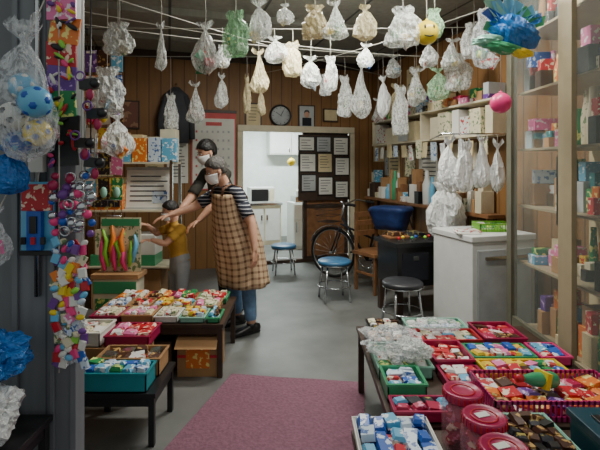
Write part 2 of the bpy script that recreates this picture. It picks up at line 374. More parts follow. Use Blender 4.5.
ball_hang('pink_ball', 1.36, 3.05, 1.87, .07, S['pink'], 2.99)
# blue/green foil balloon cluster in a bag, top right
b = MB(); fx, fy, fz = 1.28, 2.8, 2.27
def fishfn(p): return 1+.34*noise.noise(p*2.6)+.12*noise.noise(p*7)
b.ell((fx+.05, fy, fz+.0), (.15, .08, .1), M['bagb'], Matrix.Rotation(.35, 4, 'Y'), 26, 16, fishfn, False)
b.ell((fx+.05, fy, fz+.04), (.09, .05, .06), S['blue'], Matrix.Rotation(.35, 4, 'Y'), 16, 10, fishfn)
b.ell((fx-.11, fy-.01, fz-.05), (.1, .05, .035), S['mint'], Matrix.Rotation(-.1, 4, 'Y'), 16, 10, fishfn, False)
b.ell((fx-.03, fy-.03, fz-.1), (.12, .05, .035), S['green'], Matrix.Rotation(.15, 4, 'Y'), 16, 10, fishfn, False)
b.ell((fx+.08, fy-.03, fz-.13), (.07, .04, .03), S['yellow'], Matrix.Rotation(.15, 4, 'Y'), 16, 10, fishfn, False)
for k in range(11):
    a = -2.4+k*.46; L = random.uniform(.12, .22); c = random.choice([S['blue'], S['sky'], S['green'], S['mint'], M['bagb']])
    p0 = Vector((fx+.03, fy, fz+.03)); d0 = Vector((math.sin(a), -.1, abs(math.cos(a))*1.1)); s0 = Vector((d0.z, 0, -d0.x))*.04
    b.add([p0-s0, p0+s0, p0+d0*L+s0*.6, p0+d0*L*1.1-s0*.8, p0+d0*L*.5+Vector((0, .02, 0))], [(0, 1, 4), (1, 2, 4), (2, 3, 4), (3, 0, 4)], c)
b.tube([(fx+.05, fy, fz+.1), (fx+.05, fy, 2.99)], .0025, M['cord'], 5)
b.build('foil_balloon_cluster')
hangbag(1.42, 3.45, 2.62, .42, .26, 2.99, 'clear', (PR['sky'], PR['green'], PR['white']))

# ---------------------------------------------------------------- back wall pictures
def framed(name, u, z, w, h, frame, inner, v=6.405, kind=None):
    b = MB(RT); d = .025
    b.box(u-w/2, u+w/2, v-d, v, z-h/2, z+h/2, frame)
    b.box(u-w/2+.02, u+w/2-.02, v-d-.004, v-d+.002, z-h/2+.02, z+h/2-.02, inner)
    if kind == 'text':
        k = int(h/.045)
        for i in range(1, k-1):
            zz = z+h/2-.02-i*.045; b.box(u-w/2+.05, u+w/2-.05-random.uniform(0, w*.2), v-d-.006, v-d-.003, zz-.008, zz, M['ink'])
    if kind == 'portrait':
        b.ell((u, v-d-.004, z+.03), (.04, .006, .05), M['skin'], None, 12, 8); b.ell((u, v-d-.003, z+.06), (.045, .005, .04), M['hairgrey'], None, 12, 8)
        b.box(u-.07, u+.07, v-d-.008, v-d, z-h/2+.03, z-.02, M['darkpants'])
    return b.build(name)
framed('picture_frame', -.62, 2.12, .5, .38, M['darkwood'], mat('old_print', (120, 76, 60), .5, c2=(160, 120, 92), scale=6))
framed('certificate_frame', 1.17, 2.17, .24, .34, M['darkwood'], M['paper2'], kind='text')
framed('portrait_frame', 1.97, 2.17, .26, .34, M['darkwood'], M['paper3'], kind='portrait')
framed('small_picture_frame', 2.35, 2.2, .24, .2, M['darkwood'], M['paper2'])
b = MB(RT @ Matrix.Translation((1.57, 6.405, 2.17)) @ Matrix.Rotation(math.radians(90), 4, 'X'))
b.lathe((0, 0, 0), [(.16, 0), (.165, .02), (.155, .045), (.14, .05), (.135, .03), (.0, .03)], M['black'], 36)
b.lathe((0, 0, .03), [(.135, 0), (.134, .004), (0.001, .004)], M['paper3'], 36)
for i in range(12):
    a = i*math.pi/6; b.cb((.115*math.cos(a), .115*math.sin(a), .036), (.022, .006, .003), M['black'], (0, 0, a))
b.cb((.02, .035, .038), (.008, .09, .003), M['black'], (0, 0, -.5)); b.cb((-.03, .02, .04), (.006, .11, .003), M['black'], (0, 0, 1.0))
b.build('round_clock')
b = MB(RT); z0, z1, v = 1.1, 2.2, 6.402
u0, u1 = .30, .92
b.box(u0, u1, v-.012, v, z0, z1, M['inkred']); b.box(u0+.02, u1-.02, v-.016, v-.01, z0+.02, z1-.1, M['paper'])
b.box(u0-.01, u1+.01, v-.022, v, z1-.02, z1+.02, M['darkwood'])
for i in range(7):
    for j in range(6):
        b.box(u0+.06+i*.074, u0+.085+i*.074, v-.018, v-.015, z1-.3-j*.12, z1-.27-j*.12, M['inkred'] if i == 0 else M['paper3'])
b.box(u0+.2, u1-.2, v-.018, v-.015, z1-.2, z1-.15, M['inkred'])
b.build('calendar')
b = MB(RT)
for (a, c, zz, zt, m) in [(-.02, .26, 1.2, 1.75, 'paper'), (-.3, -.06, 1.3, 1.7, 'paper2'), (.0, .25, 1.8, 2.15, 'paper3'), (-.95, -.7, 1.3, 1.7, 'paper2')]:
    b.box(a, c, v-.01, v, zz, zt, M[m])
    k = int((zt-zz)/.045)
    for i in range(1, k-1): b.box(a+.03, c-.03-random.uniform(0, .06), v-.013, v-.009, zt-i*.045-.012, zt-i*.045, M['ink'])
b.build('pinned_papers')
b = MB(RT)
b.tube([(.1, 6.34, 2.5), (.1, 6.33, 2.4), (.1, 6.3, 2.1), (.1, 6.3, 1.75)], [(.05, .04), (.16, .05), (.18, .06), (.17, .05)], M['ink'], 16, side=(1, 0, 0))
for sx in (-1, 1): b.tube([(.1+sx*.12, 6.32, 2.38), (.1+sx*.2, 6.3, 2.1), (.1+sx*.21, 6.3, 1.8)], [.045, .045, .04], M['ink'], 10)
b.tube([(.1, 6.34, 2.48), (.1, 6.34, 2.56), (.1, 6.4, 2.56)], .006, M['chrome'], 6); b.build('hanging_jacket')
b = MB(RT)
b.box(1.93, 2.65, 6.44, 6.475, .03, 1.95, M['wood'])
for uu in (1.93, 2.59): b.box(uu, uu+.06, 6.43, 6.485, .03, 1.95, M['darkwood'])
for zz in (.03, .8, 1.89): b.box(1.93, 2.65, 6.43, 6.485, zz, zz+.06, M['darkwood'])
b.build('door_1', .003)
root = empty('notice_board', RW(2.2, 6.38, 1.2))
b = MB(RT); b.box(1.84, 2.68, 6.385, 6.40, .92, 1.9, M['darkwood'])
for i, (a, c, w, h) in enumerate([(1.98, 1.77, .25, .22), (2.24, 1.77, .24, .24), (2.5, 1.75, .25, .28), (1.98, 1.5, .26, .28), (2.25, 1.47, .24, .3), (2.52, 1.42, .24, .28), (1.99, 1.18, .24, .26), (2.25, 1.13, .24, .28), (2.52, 1.1, .22, .26)]):
    a += random.uniform(-.012, .012); c += random.uniform(-.02, .02)
    b.box(a-w/2, a+w/2, 6.372-.001*i, 6.386, c-h/2, c+h/2, M['black']); b.box(a-w/2+.015, a+w/2-.015, 6.368-.001*i, 6.373, c-h/2+.015, c+h/2-.015, M[['paper', 'paper3', 'paper', 'paper', 'paper2'][i % 5]])
    for k in range(5): b.box(a-w/2+.04, a+w/2-.04-random.uniform(0, .08), 6.366-.001*i, 6.369, c+h/2-.06-k*.04, c+h/2-.052-k*.04, M['ink'])
par(b.build('boards'), root)

# ---------------------------------------------------------------- kitchen behind
b = MB(RT); b.box(1.35, 1.98, 8.0, 8.5, 0, .72, M['cream']); b.box(1.33, 2.0, 7.97, 8.52, .72, .76, M['chrome'])
for k in range(2): b.box(1.38+k*.3, 1.65+k*.3, 7.985, 8.0, .08, .66, M['white']); b.box(1.60+k*.1, 1.63+k*.1, 7.97, 7.985, .45, .55, M['chrome'])
b.build('kitchen_cabinet', .004)
b = MB(RT); b.box(1.42, 1.88, 8.05, 8.42, .76, 1.04, M['white']); b.box(1.44, 1.75, 8.035, 8.05, .79, 1.01, M['black']); b.box(1.77, 1.86, 8.04, 8.05, .79, 1.01, M['cream'])
b.tube([(1.755, 8.02, .8), (1.755, 8.02, 1.0)], .008, M['chrome'], 6); b.build('microwave_oven', .006)
b = MB(RT); b.box(2.05, 2.5, 7.4, 7.85, 0, .8, M['white']); b.box(2.06, 2.49, 7.385, 7.4, .05, .5, M['white']); b.box(2.06, 2.49, 7.385, 7.4, .52, .78, M['white']); b.box(2.09, 2.11, 7.36, 7.385, .3, .48, M['chrome'])
b.build('small_fridge', .01)
b = MB(RT); b.box(1.05, 1.3, 7.9, 8.3, 0, .5, M['seatblue']); b.box(1.04, 1.31, 7.89, 8.31, .5, .54, M['darkwood']); b.build('storage_chest', .006)
b = MB(RT); b.box(1.9, 3.28, 8.6, 8.88, 1.65, 2.15, M['white'])
for k in range(3): b.box(1.92+k*.45, 2.34+k*.45, 8.585, 8.6, 1.67, 2.13, M['white']); b.box(2.28+k*.45, 2.3+k*.45, 8.575, 8.585, 1.7, 1.78, M['chrome'])
b.build('kitchen_cupboard', .004)
b = MB(RT)
b.box(2.1, 2.45, 7.45, 7.8, .801, .9, M['chrome']); b.lathe((2.2, 7.55, .9), [(.06, 0), (.07, .1), (.03, .14)], M['white'], 14); b.build('dish_rack', .004)
p = RW(2.05, 7.55); ball_hang('yellow_pouch', p.x, p.y, 1.5, .07, S['yellow'], 2.5)

# ---------------------------------------------------------------- right wall: shelves, boxes, counter
b = MB(RT)
b.box(2.83, 3.02, 3.5, 6.25, .95, .985, M['wood'])
for vv in (3.6, 4.3, 5.1, 6.1):
    b.box(2.99, 3.02, vv, vv+.03, .6, .95, M['darkwood']); b.tube([(2.99, vv+.015, .65), (2.88, vv+.015, .95)], .012, M['darkwood'], 6)
b.build('long_counter_shelf', .004)
b = MB(RT); b.box(2.80, 3.02, 3.4, 5.9, 1.72, 1.745, M['cream']); b.box(2.80, 3.02, 3.4, 5.9, 2.04, 2.06, M['cream'])
for vv in (3.4, 4.6, 5.87): b.box(2.80, 3.02, vv, vv+.02, 1.745, 2.04, M['cream'])
b.build('cream_shelf_unit', .002)
b = MB(RT); v = 3.45
while v < 5.75:
    w = random.uniform(.1, .22)
    if not (4.6-w < v < 4.63): b.box(2.79+random.uniform(0, .05), 3.0, v, v+w-.012, 1.747, 1.747+random.uniform(.16, .27), random.choice([M['cream'], M['paper2'], PR['creamp'], M['paper'], M['card'], M['paper3'], PR['white']]))
    v += w
b.build('stacked_cream_boxes', .003)
b = MB(RT); v = 3.45
while v < 5.8:
    w = random.uniform(.08, .18); z = 2.061
    for k in range(random.choice([1, 2, 2, 3])):
        h = random.uniform(.04, .11); b.box(2.80+random.uniform(0, .07), 3.0, v+random.uniform(0, .02), v+w-.01, z, z+h, random.choice(PRL+[M['card'], M['paper3'], M['paper2'], M['wood']])); z += h
    v += w
b.build('small_toy_boxes', .003)
b = MB(RT)
v = 3.62; zz = .986; uo = 2.85
while v < 6.1:
    w = random.uniform(.05, .13); h = random.uniform(.1, .42)
    if random.random() < .35:
        b.lathe((2.93, v+w/2, zz), [(w*.4, 0), (w*.42, h*.6), (w*.2, h*.8), (w*.18, h)], random.choice([S['sky'], M['white'], S['green'], M['chrome'], M['cream'], M['card'], M['black']]), 14)
    else:
        b.box(uo, 3.0, v, v+w-.01, zz, zz+h*.55, random.choice([M['card'], M['paper'], M['darkwood'], M['cream'], M['black'], PR['white'], M['wood'], PR['creamp'], M['darkwood']]))
        b.box(uo+.03, 2.99, v+.01, v+w-.015, zz+h*.55, zz+h, random.choice([M['card'], M['paper2'], PR['red'], M['cream'], M['black'], M['paper3'], M['wood'], PR['sky']]))
    v += w
b.build('counter_clutter', .003)
def poster(name, v0, v1, z0, z1, m, text=True):
    b = MB(RT); b.box(3.016, 3.026, v0, v1, z0, z1, m)
    if text:
        k = int((z1-z0)/.05)
        for i in range(1, k-1): b.box(3.013, 3.017, v0+.03, v1-.03-random.uniform(0, .1), z1-i*.05-.012, z1-i*.05, M['ink'])
    b.build(name)
poster('paper_poster', 4.6, 5.0, 1.22, 1.68, M['paper']); poster('paper_poster', 5.1, 5.35, 1.3, 1.66, PR['creamp'], False)
poster('paper_poster', 5.5, 5.8, 1.25, 1.65, M['paper2']); poster('paper_poster', 3.9, 4.3, 1.3, 1.68, M['cream'], False); poster('paper_poster', 5.95, 6.3, 1.5, 2.1, M['paper2'], False)
poster('paper_poster', 5.0, 5.3, 2.35, 2.7, M['paper2']); poster('paper_poster', 5.82, 5.93, 1.3, 1.66, M['paper3'])
b = MB(RT); v = 3.5
while v < 5.85:
    b.cb((2.785, v, 1.62+random.uniform(-.03, .02)), (.012, random.uniform(.07, .12), random.uniform(.14, .22)), random.choice([M['paper'], M['paper2'], PR['creamp'], PR['white'], M['bagw'], PR['bluepk']]), (random.uniform(-.1, .1), random.uniform(-.1, .1), 0)); v += random.uniform(.12, .22)
b.build('hanging_paper_packets')
for x, w in [(1.30, .18), (1.44, .2), (1.58, .18), (1.72, .17)]:
    hangbag(x, 3.9+random.uniform(-.03, .03), 1.66+random.uniform(-.03, .03), .42, w, 1.72, 'bagw', name='white_shopping_bag')
b = MB(); b.tube([(1.22, 3.9, 1.72), (1.8, 3.9, 1.72), RW(3.02, 3.5, 1.72)], .008, M['chrome'], 6); b.tube([(1.24, 3.9, 1.72), RW(2.79, 4.4, 1.73)], .008, M['chrome'], 6); b.build('bag_rail')

c0 = RW(2.42, 3.98)
b = MB(Matrix.Translation(c0) @ RT)
b.box(-.40, .40, -.24, .24, .68, .72, M['black']); b.box(-.37, .37, -.21, .21, .3, .68, M['black'])
for sx in (-.37, .31):
    for sy in (-.21, .15): b.box(sx, sx+.06, sy, sy+.06, 0, .3, M['darkwood'])
for sx in (-.18, .18): b.box(sx-.14, sx+.14, -.218, -.208, .36, .62, M['darkpants']); b.box(sx-.03, sx+.03, -.225, -.215, .55, .59, M['chrome'])
for i, c in enumerate(['red', 'yellow', 'green', 'blue', 'lime', 'red', 'yellow']):
    b.tube([(-.34+i*.07, -.18+.05*(i % 2), .72), (-.34+i*.07, -.18+.05*(i % 2), .75)], .006, M['chrome'], 6); b.ell((-.34+i*.07, -.18+.05*(i % 2), .76), (.017, .017, .017), S[c], None, 10, 6)
b.box(-.34, -.1, 0, .18, .72, .74, M['wood']); b.box(-.05, .06, .02, .2, .72, .77, PR['dark']); b.box(-.3, -.16, .04, .14, .74, .78, PR['choc'])
b.build('black_game_table', .004)
b = MB(); pb = RW(2.64, 3.84)
bagmesh(b, pb.x, pb.y, 1.27, .54, .36, M['bagw'], (), .8, 41, P2)
zm = min(v.z for v in b.v)
for v in b.v: v.z += .722-zm
b.build('white_carrier_bag')
# low wooden chair with brown back beside the bike
cc = RW(2.3, 4.75)
b = MB(Matrix.Translation(cc) @ Matrix.Rotation(TH+.3, 4, 'Z'))
for sx in (-.17, .15):
    for sy, hh in ((-.17, .44), (.15, .9)): b.box(sx, sx+.03, sy, sy+.03, 0, hh, M['wood'])
b.box(-.19, .19, -.19, .19, .42, .46, M['wood'])
for zz in (.62, .74, .84): b.box(-.15, .16, .155, .175, zz, zz+.06, M['wood'])
for zz in (.2,): b.box(-.15, .16, -.165, -.15, zz, zz+.03, M['wood']); b.box(-.165, -.15, -.15, .16, zz, zz+.03, M['wood']); b.box(.155, .17, -.15, .16, zz, zz+.03, M['wood'])
b.build('wooden_chair', .004)
b = MB(Matrix.Translation((1.56, 3.86, 0)) @ RT)
b.box(-.3, .3, -.27, .27, .04, .84, M['white']); b.box(-.31, .31, -.28, .28, .84, .89, M['white']); b.box(-.26, .26, -.285, -.27, .1, .78, M['paper3']); b.box(-.2, .2, -.30, -.285, .7, .73, M['chrome'])
b.box(-.28, .28, -.25, .25, 0, .04, M['black'])
b.build('chest_freezer', .012)
tray('green_basket', 1.5, 1.78, 3.74, 3.94, .893, .07, S['lime'], [M['bagw'], PR['white'], PR['green']], 3, 2, True)
b = MB(); b.box(1.28, 1.46, 3.62, 3.8, .892, .9, M['paper']); b.box(1.3, 1.48, 3.66, 3.82, .9, .912, PR['white']); b.build('paper_pile')

def stool(name, x, y, h, seat, rr=.16):
    b = MB(); b.lathe((x, y, h-.04), [(rr*.9, 0), (rr, .008), (rr, .03), (rr*.92, .042), (0.001, .044)], seat, 28)
    b.ring((x, y, h-.045), rr*.95, .008, (0, 0, 1), M['chrome'])
    for i in range(4):
        a = math.pi/4+i*math.pi/2+.2
        b.tube([(x+rr*.8*math.cos(a), y+rr*.8*math.sin(a), h-.045), (x+rr*1.02*math.cos(a), y+rr*1.02*math.sin(a), .1), (x+rr*1.08*math.cos(a), y+rr*1.08*math.sin(a), .0)], .011, M['chrome'], 8)
    b.ring((x, y, .16), rr*.98, .007, (0, 0, 1), M['chrome'])
    return b.build(name)
stool('round_stool', .91, 4.0, .42, M['seatgrey'], .18)
stool('round_stool', .37, 4.85, .43, M['seatblue'], .18)
stool('round_stool', -.22, 6.05, .38, M['seatblue'], .17)

# bicycle
F = Vector((.42, 5.8, 0)); Rr = Vector((1.15, 5.3, 0)); d = (F-Rr)
ang = math.atan2(d.y, d.x)
b = MB(Matrix.Translation((F+Rr)/2) @ Matrix.Rotation(ang, 4, 'Z'))
hw = d.length/2
for cx in (-hw, hw):
    b.ring((cx, 0, .33), .31, .018, (0, 1, 0), M['rubber'], 36, 8); b.ring((cx, 0, .33), .29, .009, (0, 1, 0), M['chrome'], 36, 6)
    for i in range(18):
        a = i*math.pi/9; b.tube([(cx, .015*(-1)**i, .33), (cx+.29*math.cos(a), 0, .33+.29*math.sin(a))], .0016, M['chrome'], 4)
    b.tube([(cx, -.06, .33), (cx, .06, .33)], .018, M['chrome'], 8)
    b.tube([(cx+.345*math.cos(a), 0, .33+.345*math.sin(a)) for a in [math.radians(k) for k in range(20, 170, 15)]], [(.006, .025)]*10, M['chrome'], 8)
fr = M['darkpants']
hd = (hw-.14, 0, .78); bb = (-.05, 0, .28); st = (-.16, 0, .72)
b.tube([hd, bb], .017, fr); b.tube([(hw-.12, 0, .7), (-.13, 0, .55)], .014, fr); b.tube([bb, st, (-.175, 0, .82)], .014, fr)
for sy in (-.05, .05):
    b.tube([bb, (-hw, sy, .33)], .009, fr); b.tube([(-.15, 0, .65), (-hw, sy, .33)], .008, fr); b.tube([(hw-.12, sy*.6, .66), (hw, sy, .33)], .01, fr)
    b.tube([(-hw, sy*1.3, .33), (-hw, sy*1.3, .68)], .006, M['chrome'])
b.tube([hd, (hw-.17, 0, .95)], .014, M['chrome'])
b.tube([(hw-.36, -.26, .98), (hw-.24, -.2, 1.0), (hw-.15, 0, .95), (hw-.24, .2, 1.0), (hw-.36, .26, .98)], .011, M['chrome'])
for sy in (-.26, .26): b.tube([(hw-.46, sy, .97), (hw-.35, sy, .98)], .018, M['rubber'])
b.tube([(-.06, 0, .84), (-.16, 0, .86), (-.27, 0, .87)], [(.03, .02), (.06, .03), (.1, .035)], M['black'], 12, side=(0, 1, 0), rnd=True)
b.ring((-.05, .03, .28), .09, .006, (0, 1, 0), M['chrome'])
for sy, a in ((.1, .7), (-.1, .7+math.pi)):
    e = (-.05+.16*math.cos(a), sy*.6, .28+.16*math.sin(a)); b.tube([(-.05, sy*.6, .28), e], .008, M['chrome']); b.cb((e[0], sy, e[2]), (.09, .07, .02), M['black'])
b.box(-hw-.12, -.22, -.07, .07, .68, .695, M['chrome'])
b.tube([(-.15, .05, .28), (-.2, .16, 0.01)], .009, M['chrome'])
for zz in (.72, .8, .88, .94):
    k = (zz-.72)/.22*.03; b.tube([(hw-.06, -.12-k, zz), (hw+.16+k, -.12-k, zz), (hw+.16+k, .12+k, zz), (hw-.06, .12+k, zz), (hw-.06, -.12-k, zz)], .003, M['black'], 4)
for i in range(9):
    y0 = -.12+i*.03; b.tube([(hw-.06, y0, .72), (hw+.16, y0, .72), (hw+.19, y0*1.2, .94)], .002, M['black'], 4)
cx = -hw+.08
def rr_(z, a_, b_, m=20, p=.45):
    out = []
    for j in range(24):
        t = 2*math.pi*j/24; c_, s_ = math.cos(t), math.sin(t)
        k = 1+.05*noise.noise(Vector((c_*3, s_*3, z*9)))
        out.append((cx+math.copysign(abs(c_)**p, c_)*a_*k, math.copysign(abs(s_)**p, s_)*b_*k, z+.012*noise.noise(Vector((c_*2, s_*2, z*5)))))
    return out
prof = [(.697, .17, .14), (.76, .19, .16), (.84, .205, .175), (.9, .23, .19), (.93, .245, .2), (.955, .22, .18), (.965, .1, .08), (.962, .01, .01)]
vs = [p for z, a_, b_ in prof for p in rr_(z, a_, b_)]
b.add(vs, [(i*24+j, i*24+(j+1) % 24, (i+1)*24+(j+1) % 24, (i+1)*24+j) for i in range(7) for j in range(24)]+[tuple(range(23, -1, -1))], M['bluecloth'], True)
bike = b.build('bicycle')

# ---------------------------------------------------------------- glass display case (right)
root = empty('glass_display_cabinet', (1.8, 2.6, 0))
b = MB(); b.box(1.5, 2.12, 1.9, 3.27, 0, .3, M['alu_beige']); b.box(2.1, 2.14, 1.9, 3.27, .3, 2.97, M['paper2']); b.box(1.5, 2.12, 1.88, 1.9, 0, 2.97, M['cream'])
b.box(1.56, 2.1, 3.255, 3.27, .3, 2.97, M['glass'])
for z in (.75, 1.15, 1.55, 1.95, 2.35, 2.75): b.box(1.58, 2.1, 1.92, 3.24, z, z+.015, M['alu_beige'])
par(b.build('case'), root)
b = MB()
b.box(1.50, 1.545, 3.2, 3.27, .3, 2.97, M['alu']); b.box(1.49, 1.54, 2.5, 2.6, .3, 2.97, M['alu_beige'])
b.box(1.46, 1.49, 2.42, 2.5, .3, 2.97, M['alu_beige'])
b.box(1.505, 1.535, 2.6, 3.2, .3, .38, M['alu']); b.box(1.505, 1.535, 2.6, 3.2, 2.9, 2.97, M['alu']); b.box(1.47, 1.5, 1.9, 2.42, .3, .4, M['alu_beige'])
b.box(1.46, 1.54, 1.9, 3.27, .27, .305, M['alu'])
b.box(1.517, 1.523, 2.6, 3.2, .38, 2.9, M['glass']); b.box(1.482, 1.488, 1.9, 2.42, .4, 2.97, M['glass'])
b.box(1.5, 1.516, 2.615, 2.635, 1.1, 1.5, M['black'])
par(b.build('sliding_doors', .002), root)
b = MB()
for z in (.3, .765, 1.165, 1.565, 1.965, 2.365, 2.765):
    y = 1.94
    while y < 3.16:
        w = random.uniform(.05, .12); h = random.uniform(.1, .34) if z < 2.7 else .15
        c = random.choice([M['cream'], M['card'], M['chrome'], PR['creamp'], M['card'], PR['pink'], PR['sky'], M['paper3'], PR['red'], PR['orange'], M['darkwood'], PR['green'], M['paper2'], M['black']])
        xx = 1.6+random.uniform(0, .12)
        if random.random() < .35: b.lathe((xx+.06, y+w/2, z+.001), [(w*.42, 0), (w*.45, h*.5), (w*.3, h*.8), (w*.3, h)], c, 12)
        else:
            b.box(xx, xx+.2, y, y+w-.008, z+.001, z+h*.6, c); b.cb((xx+.1, y+w/2, z+h*.8), (.16, w*.8, h*.38), random.choice(PRL+[M['paper2'], M['card'], M['cream']]), (0, 0, random.uniform(-.2, .2)))
        y += w
par(b.build('case_goods', .002), root)

# ---------------------------------------------------------------- foreground mat + tables of sweets (right)
b = MB(); n = 16; top = []; bot = []
A0, A1, B0, B1 = Vector((-.47, 3.1, 0)), Vector((.43, 2.98, 0)), Vector((-1.0, 1.1, 0)), Vector((.15, 1.1, 0))
for i in range(n+1):
    for j in range(n+1):
        p = A0.lerp(A1, j/n).lerp(B0.lerp(B1, j/n), i/n); z = .012+.003*noise.noise(p*4)
        top.append((p.x, p.y, z)); bot.append((p.x, p.y, .001))
k = n+1; fs = [(i*k+j, (i+1)*k+j, (i+1)*k+j+1, i*k+j+1) for i in range(n) for j in range(n)]
o2 = k*k; fs += [tuple(a+o2 for a in reversed(f)) for f in fs]
edge = [j for j in range(n)]+[i*k+n for i in range(n)]+[n*k+n-j for j in range(n)]+[(n-i)*k for i in range(n)]
for i, e in enumerate(edge): e2 = edge[(i+1) % len(edge)]; fs.append((e, e2, e2+o2, e+o2))
b.add(top+bot, fs, M['mat']); b.build('doormat')

def lowtable(name, x0, x1, y0, y1, h, m, leg=.035, t=.025, legm=None, z0=.0):
    b = MB(); b.box(x0, x1, y0, y1, h-t, h, m); legm = legm or m
    for x in (x0+.01, x1-.01-leg):
        for y in (y0+.01, y1-.01-leg): b.box(x, x+leg, y, y+leg, z0, h-t, legm)
    b.box(x0+.02, x1-.02, y0+.015, y0+.03, h-t-.05, h-t, legm); b.box(x0+.02, x1-.02, y1-.03, y1-.015, h-t-.05, h-t, legm)
    b.box(x0+.015, x0+.03, y0+.02, y1-.02, h-t-.05, h-t, legm); b.box(x1-.03, x1-.015, y0+.02, y1-.02, h-t-.05, h-t, legm)
    return b.build(name, .002)
lowtable('low_display_table', .2, 1.4, 1.25, 1.75, .42, M['darkwood'], z0=.001)
lowtable('low_display_table', .36, 1.42, 1.77, 2.88, .42, M['darkwood'])
Z = .421
CH = [PR['red'], PR['blue'], PR['sky'], PR['white'], PR['yellow'], PR['pink']]
tray('candy_tray', .38, .6, 2.5, 2.66, Z, .05, M['black'], [PR['dark'], PR['white'], PR['choc'], M['card']], 4, 3)
tray('candy_tray', .42, .62, 2.69, 2.86, Z, .05, M['black'], [PR['white'], PR['creamp'], PR['choc'], PR['dark']], 4, 3)
tray('candy_tray', .64, 1.01, 2.5, 2.66, Z, .06, S['red'], [PR['sky'], PR['white'], PR['creamp'], PR['red']], 6, 2)
tray('candy_tray', .65, 1.0, 2.69, 2.85, Z, .06, S['mint'], [PR['sky'], PR['bluepk'], PR['green'], PR['white']], 5, 2)
tray('candy_tray', 1.04, 1.27, 2.52, 2.78, Z, .06, S['crimson'], [PR['red'], PR['choc'], PR['white'], PR['crimson']], 3, 3)
tray('candy_tray', .38, .64, 2.16, 2.46, Z, .06, S['mint'], [M['bagw'], PR['white'], PR['green'], PR['creamp']], 4, 3)
tray('candy_tray', .67, .86, 2.03, 2.2, Z, .05, S['crimson'], [PR['red'], PR['sky'], PR['red'], PR['white']], 3, 2)
tray('candy_tray', .67, .86, 2.22, 2.46, Z, .07, S['crimson'], [PR['red'], PR['choc'], PR['white'], PR['red']], 3, 4)
tray('candy_tray', .89, 1.21, 2.3, 2.47, Z, .05, S['green'], CH, 6, 2)
tray('candy_tray', .89, 1.28, 2.12, 2.27, Z, .05, S['yellow'], CH+[PR['choc'], PR['green']], 7, 2)
tray('candy_tray', 1.24, 1.39, 2.3, 2.48, Z, .05, S['pink'], CH, 2, 3)
tray('candy_tray', .38, .55, 1.95, 2.13, Z, .08, S['green'], [PR['red'], PR['sky'], PR['blue'], PR['bluepk']], 2, 4, ph=.03)
tray('candy_tray', .38, .64, 1.79, 1.91, Z, .05, S['crimson'], [PR['choc'], PR['crimson'], PR['dark'], PR['sky']], 4, 2)
tray('lattice_basket', .78, 1.36, 1.8, 2.08, Z, .085, S['magenta'], [PR['orange'], PR['crimson'], PR['red'], PR['purple'], PR['choc'], PR['white']], 7, 3, True)
b = MB(); b.tube([(.94, 1.9, .55), (1.0, 1.93, .53), (1.1, 1.97, .51)], [.012, .028, .035], S['green'], 12, rnd=True); b.tube([(.91, 1.885, .555), (.935, 1.898, .55)], .016, S['red'], 10); b.cb((1.05, 1.95, .522), (.03, .068, .068), S['yellow'], (0, .3, .4)); b.build('green_bottle')
tray('candy_box', .205, .48, 1.46, 1.73, Z, .06, M['paper'], [PR['blue'], PR['sky'], PR['red'], PR['bluepk'], PR['blue']], 5, 3, ph=.022, layers=3)
tray('candy_box', .72, .92, 1.42, 1.7, Z, .09, S['mint'], [PR['choc'], PR['dark'], PR['choc'], M['black']], 4, 6, ph=.028, layers=3)
b = MB(); b.box(.96, 1.22, 1.32, 1.6, Z, .56, S['teal']); b.box(.95, 1.23, 1.31, 1.61, .56, .585, S['teal']); b.box(1.0, 1.18, 1.37, 1.55, .585, .592, M['black']); b.build('teal_storage_box', .01)
def jar(x, y, h=.2, rr=.075):
    b = MB(); b.lathe((x, y, Z), [(rr*.9, 0), (rr, .01), (rr, h*.75), (rr*.85, h*.84), (rr*.8, h*.85)], M['jar'], 28)
    for i in range(60):
        a = i*2.4; q = rr*.66*math.sqrt((i % 7)/7); b.pillow((x+q*math.cos(a), y+q*math.sin(a), Z+.018+.12*i/60), (.05, .032, .022), random.choice([PR['crimson'], PR['red'], PR['crimson'], S['red']]), (random.uniform(-1, 1), random.uniform(-1, 1), a))
    b.lathe((x, y, Z+h*.84), [(rr*.88, 0), (rr*.93, .008), (rr*.93, .03), (rr*.86, .036), (rr*.8, .03), (0.001, .03)], S['crimson'], 28)
    for i in range(24):
        a = i*math.pi/12; b.cb((x+rr*.935*math.cos(a), y+rr*.935*math.sin(a), Z+h*.84+.018), (.004, .006, .022), S['red'], (0, 0, a))
    b.ring((x, y, Z+h*.84+.031), rr*.55, .003, (0, 0, 1), S['red'])
    if y < 1.6: b.cb((x-.005, y+.005, Z+h*.84+.032), (rr*.6, rr*.35, .002), M['paper'], (0, 0, .3))
    b.build('candy_jar', .0)
jar(.60, 1.66); jar(.61, 1.49); jar(.60, 1.325)
def looseb(name, x, y, z, w, dpt, h, m, sd):
    b = MB()
    def fn(p):
        return 1.05+.4*noise.noise(p*1.8+Vector((sd, 0, 0)))-.4*abs(noise.noise(p*4+Vector((0, sd, 0))))+.12*noise.noise(p*11)
    b.ell((x, y, z+h*.5), (w/2, dpt/2, h/2), m, None, 40, 26, fn, False)
    for v in b.v:
        if v.z < z+.002: v.z = z+.002
    b.build(name)
looseb('crumpled_plastic_bag', .47, 2.32, .485, .34, .32, .11, M['clear'], 3); looseb('crumpled_plastic_bag', .55, 2.24, .486, .2, .18, .09, M['bag'], 13)
looseb('crumpled_plastic_bag', 1.29, 1.68, .422, .17, .18, .15, M['bag'], 9)
looseb('crumpled_plastic_bag', .80, 2.62, .49, .26, .16, .06, M['clear'], 5)

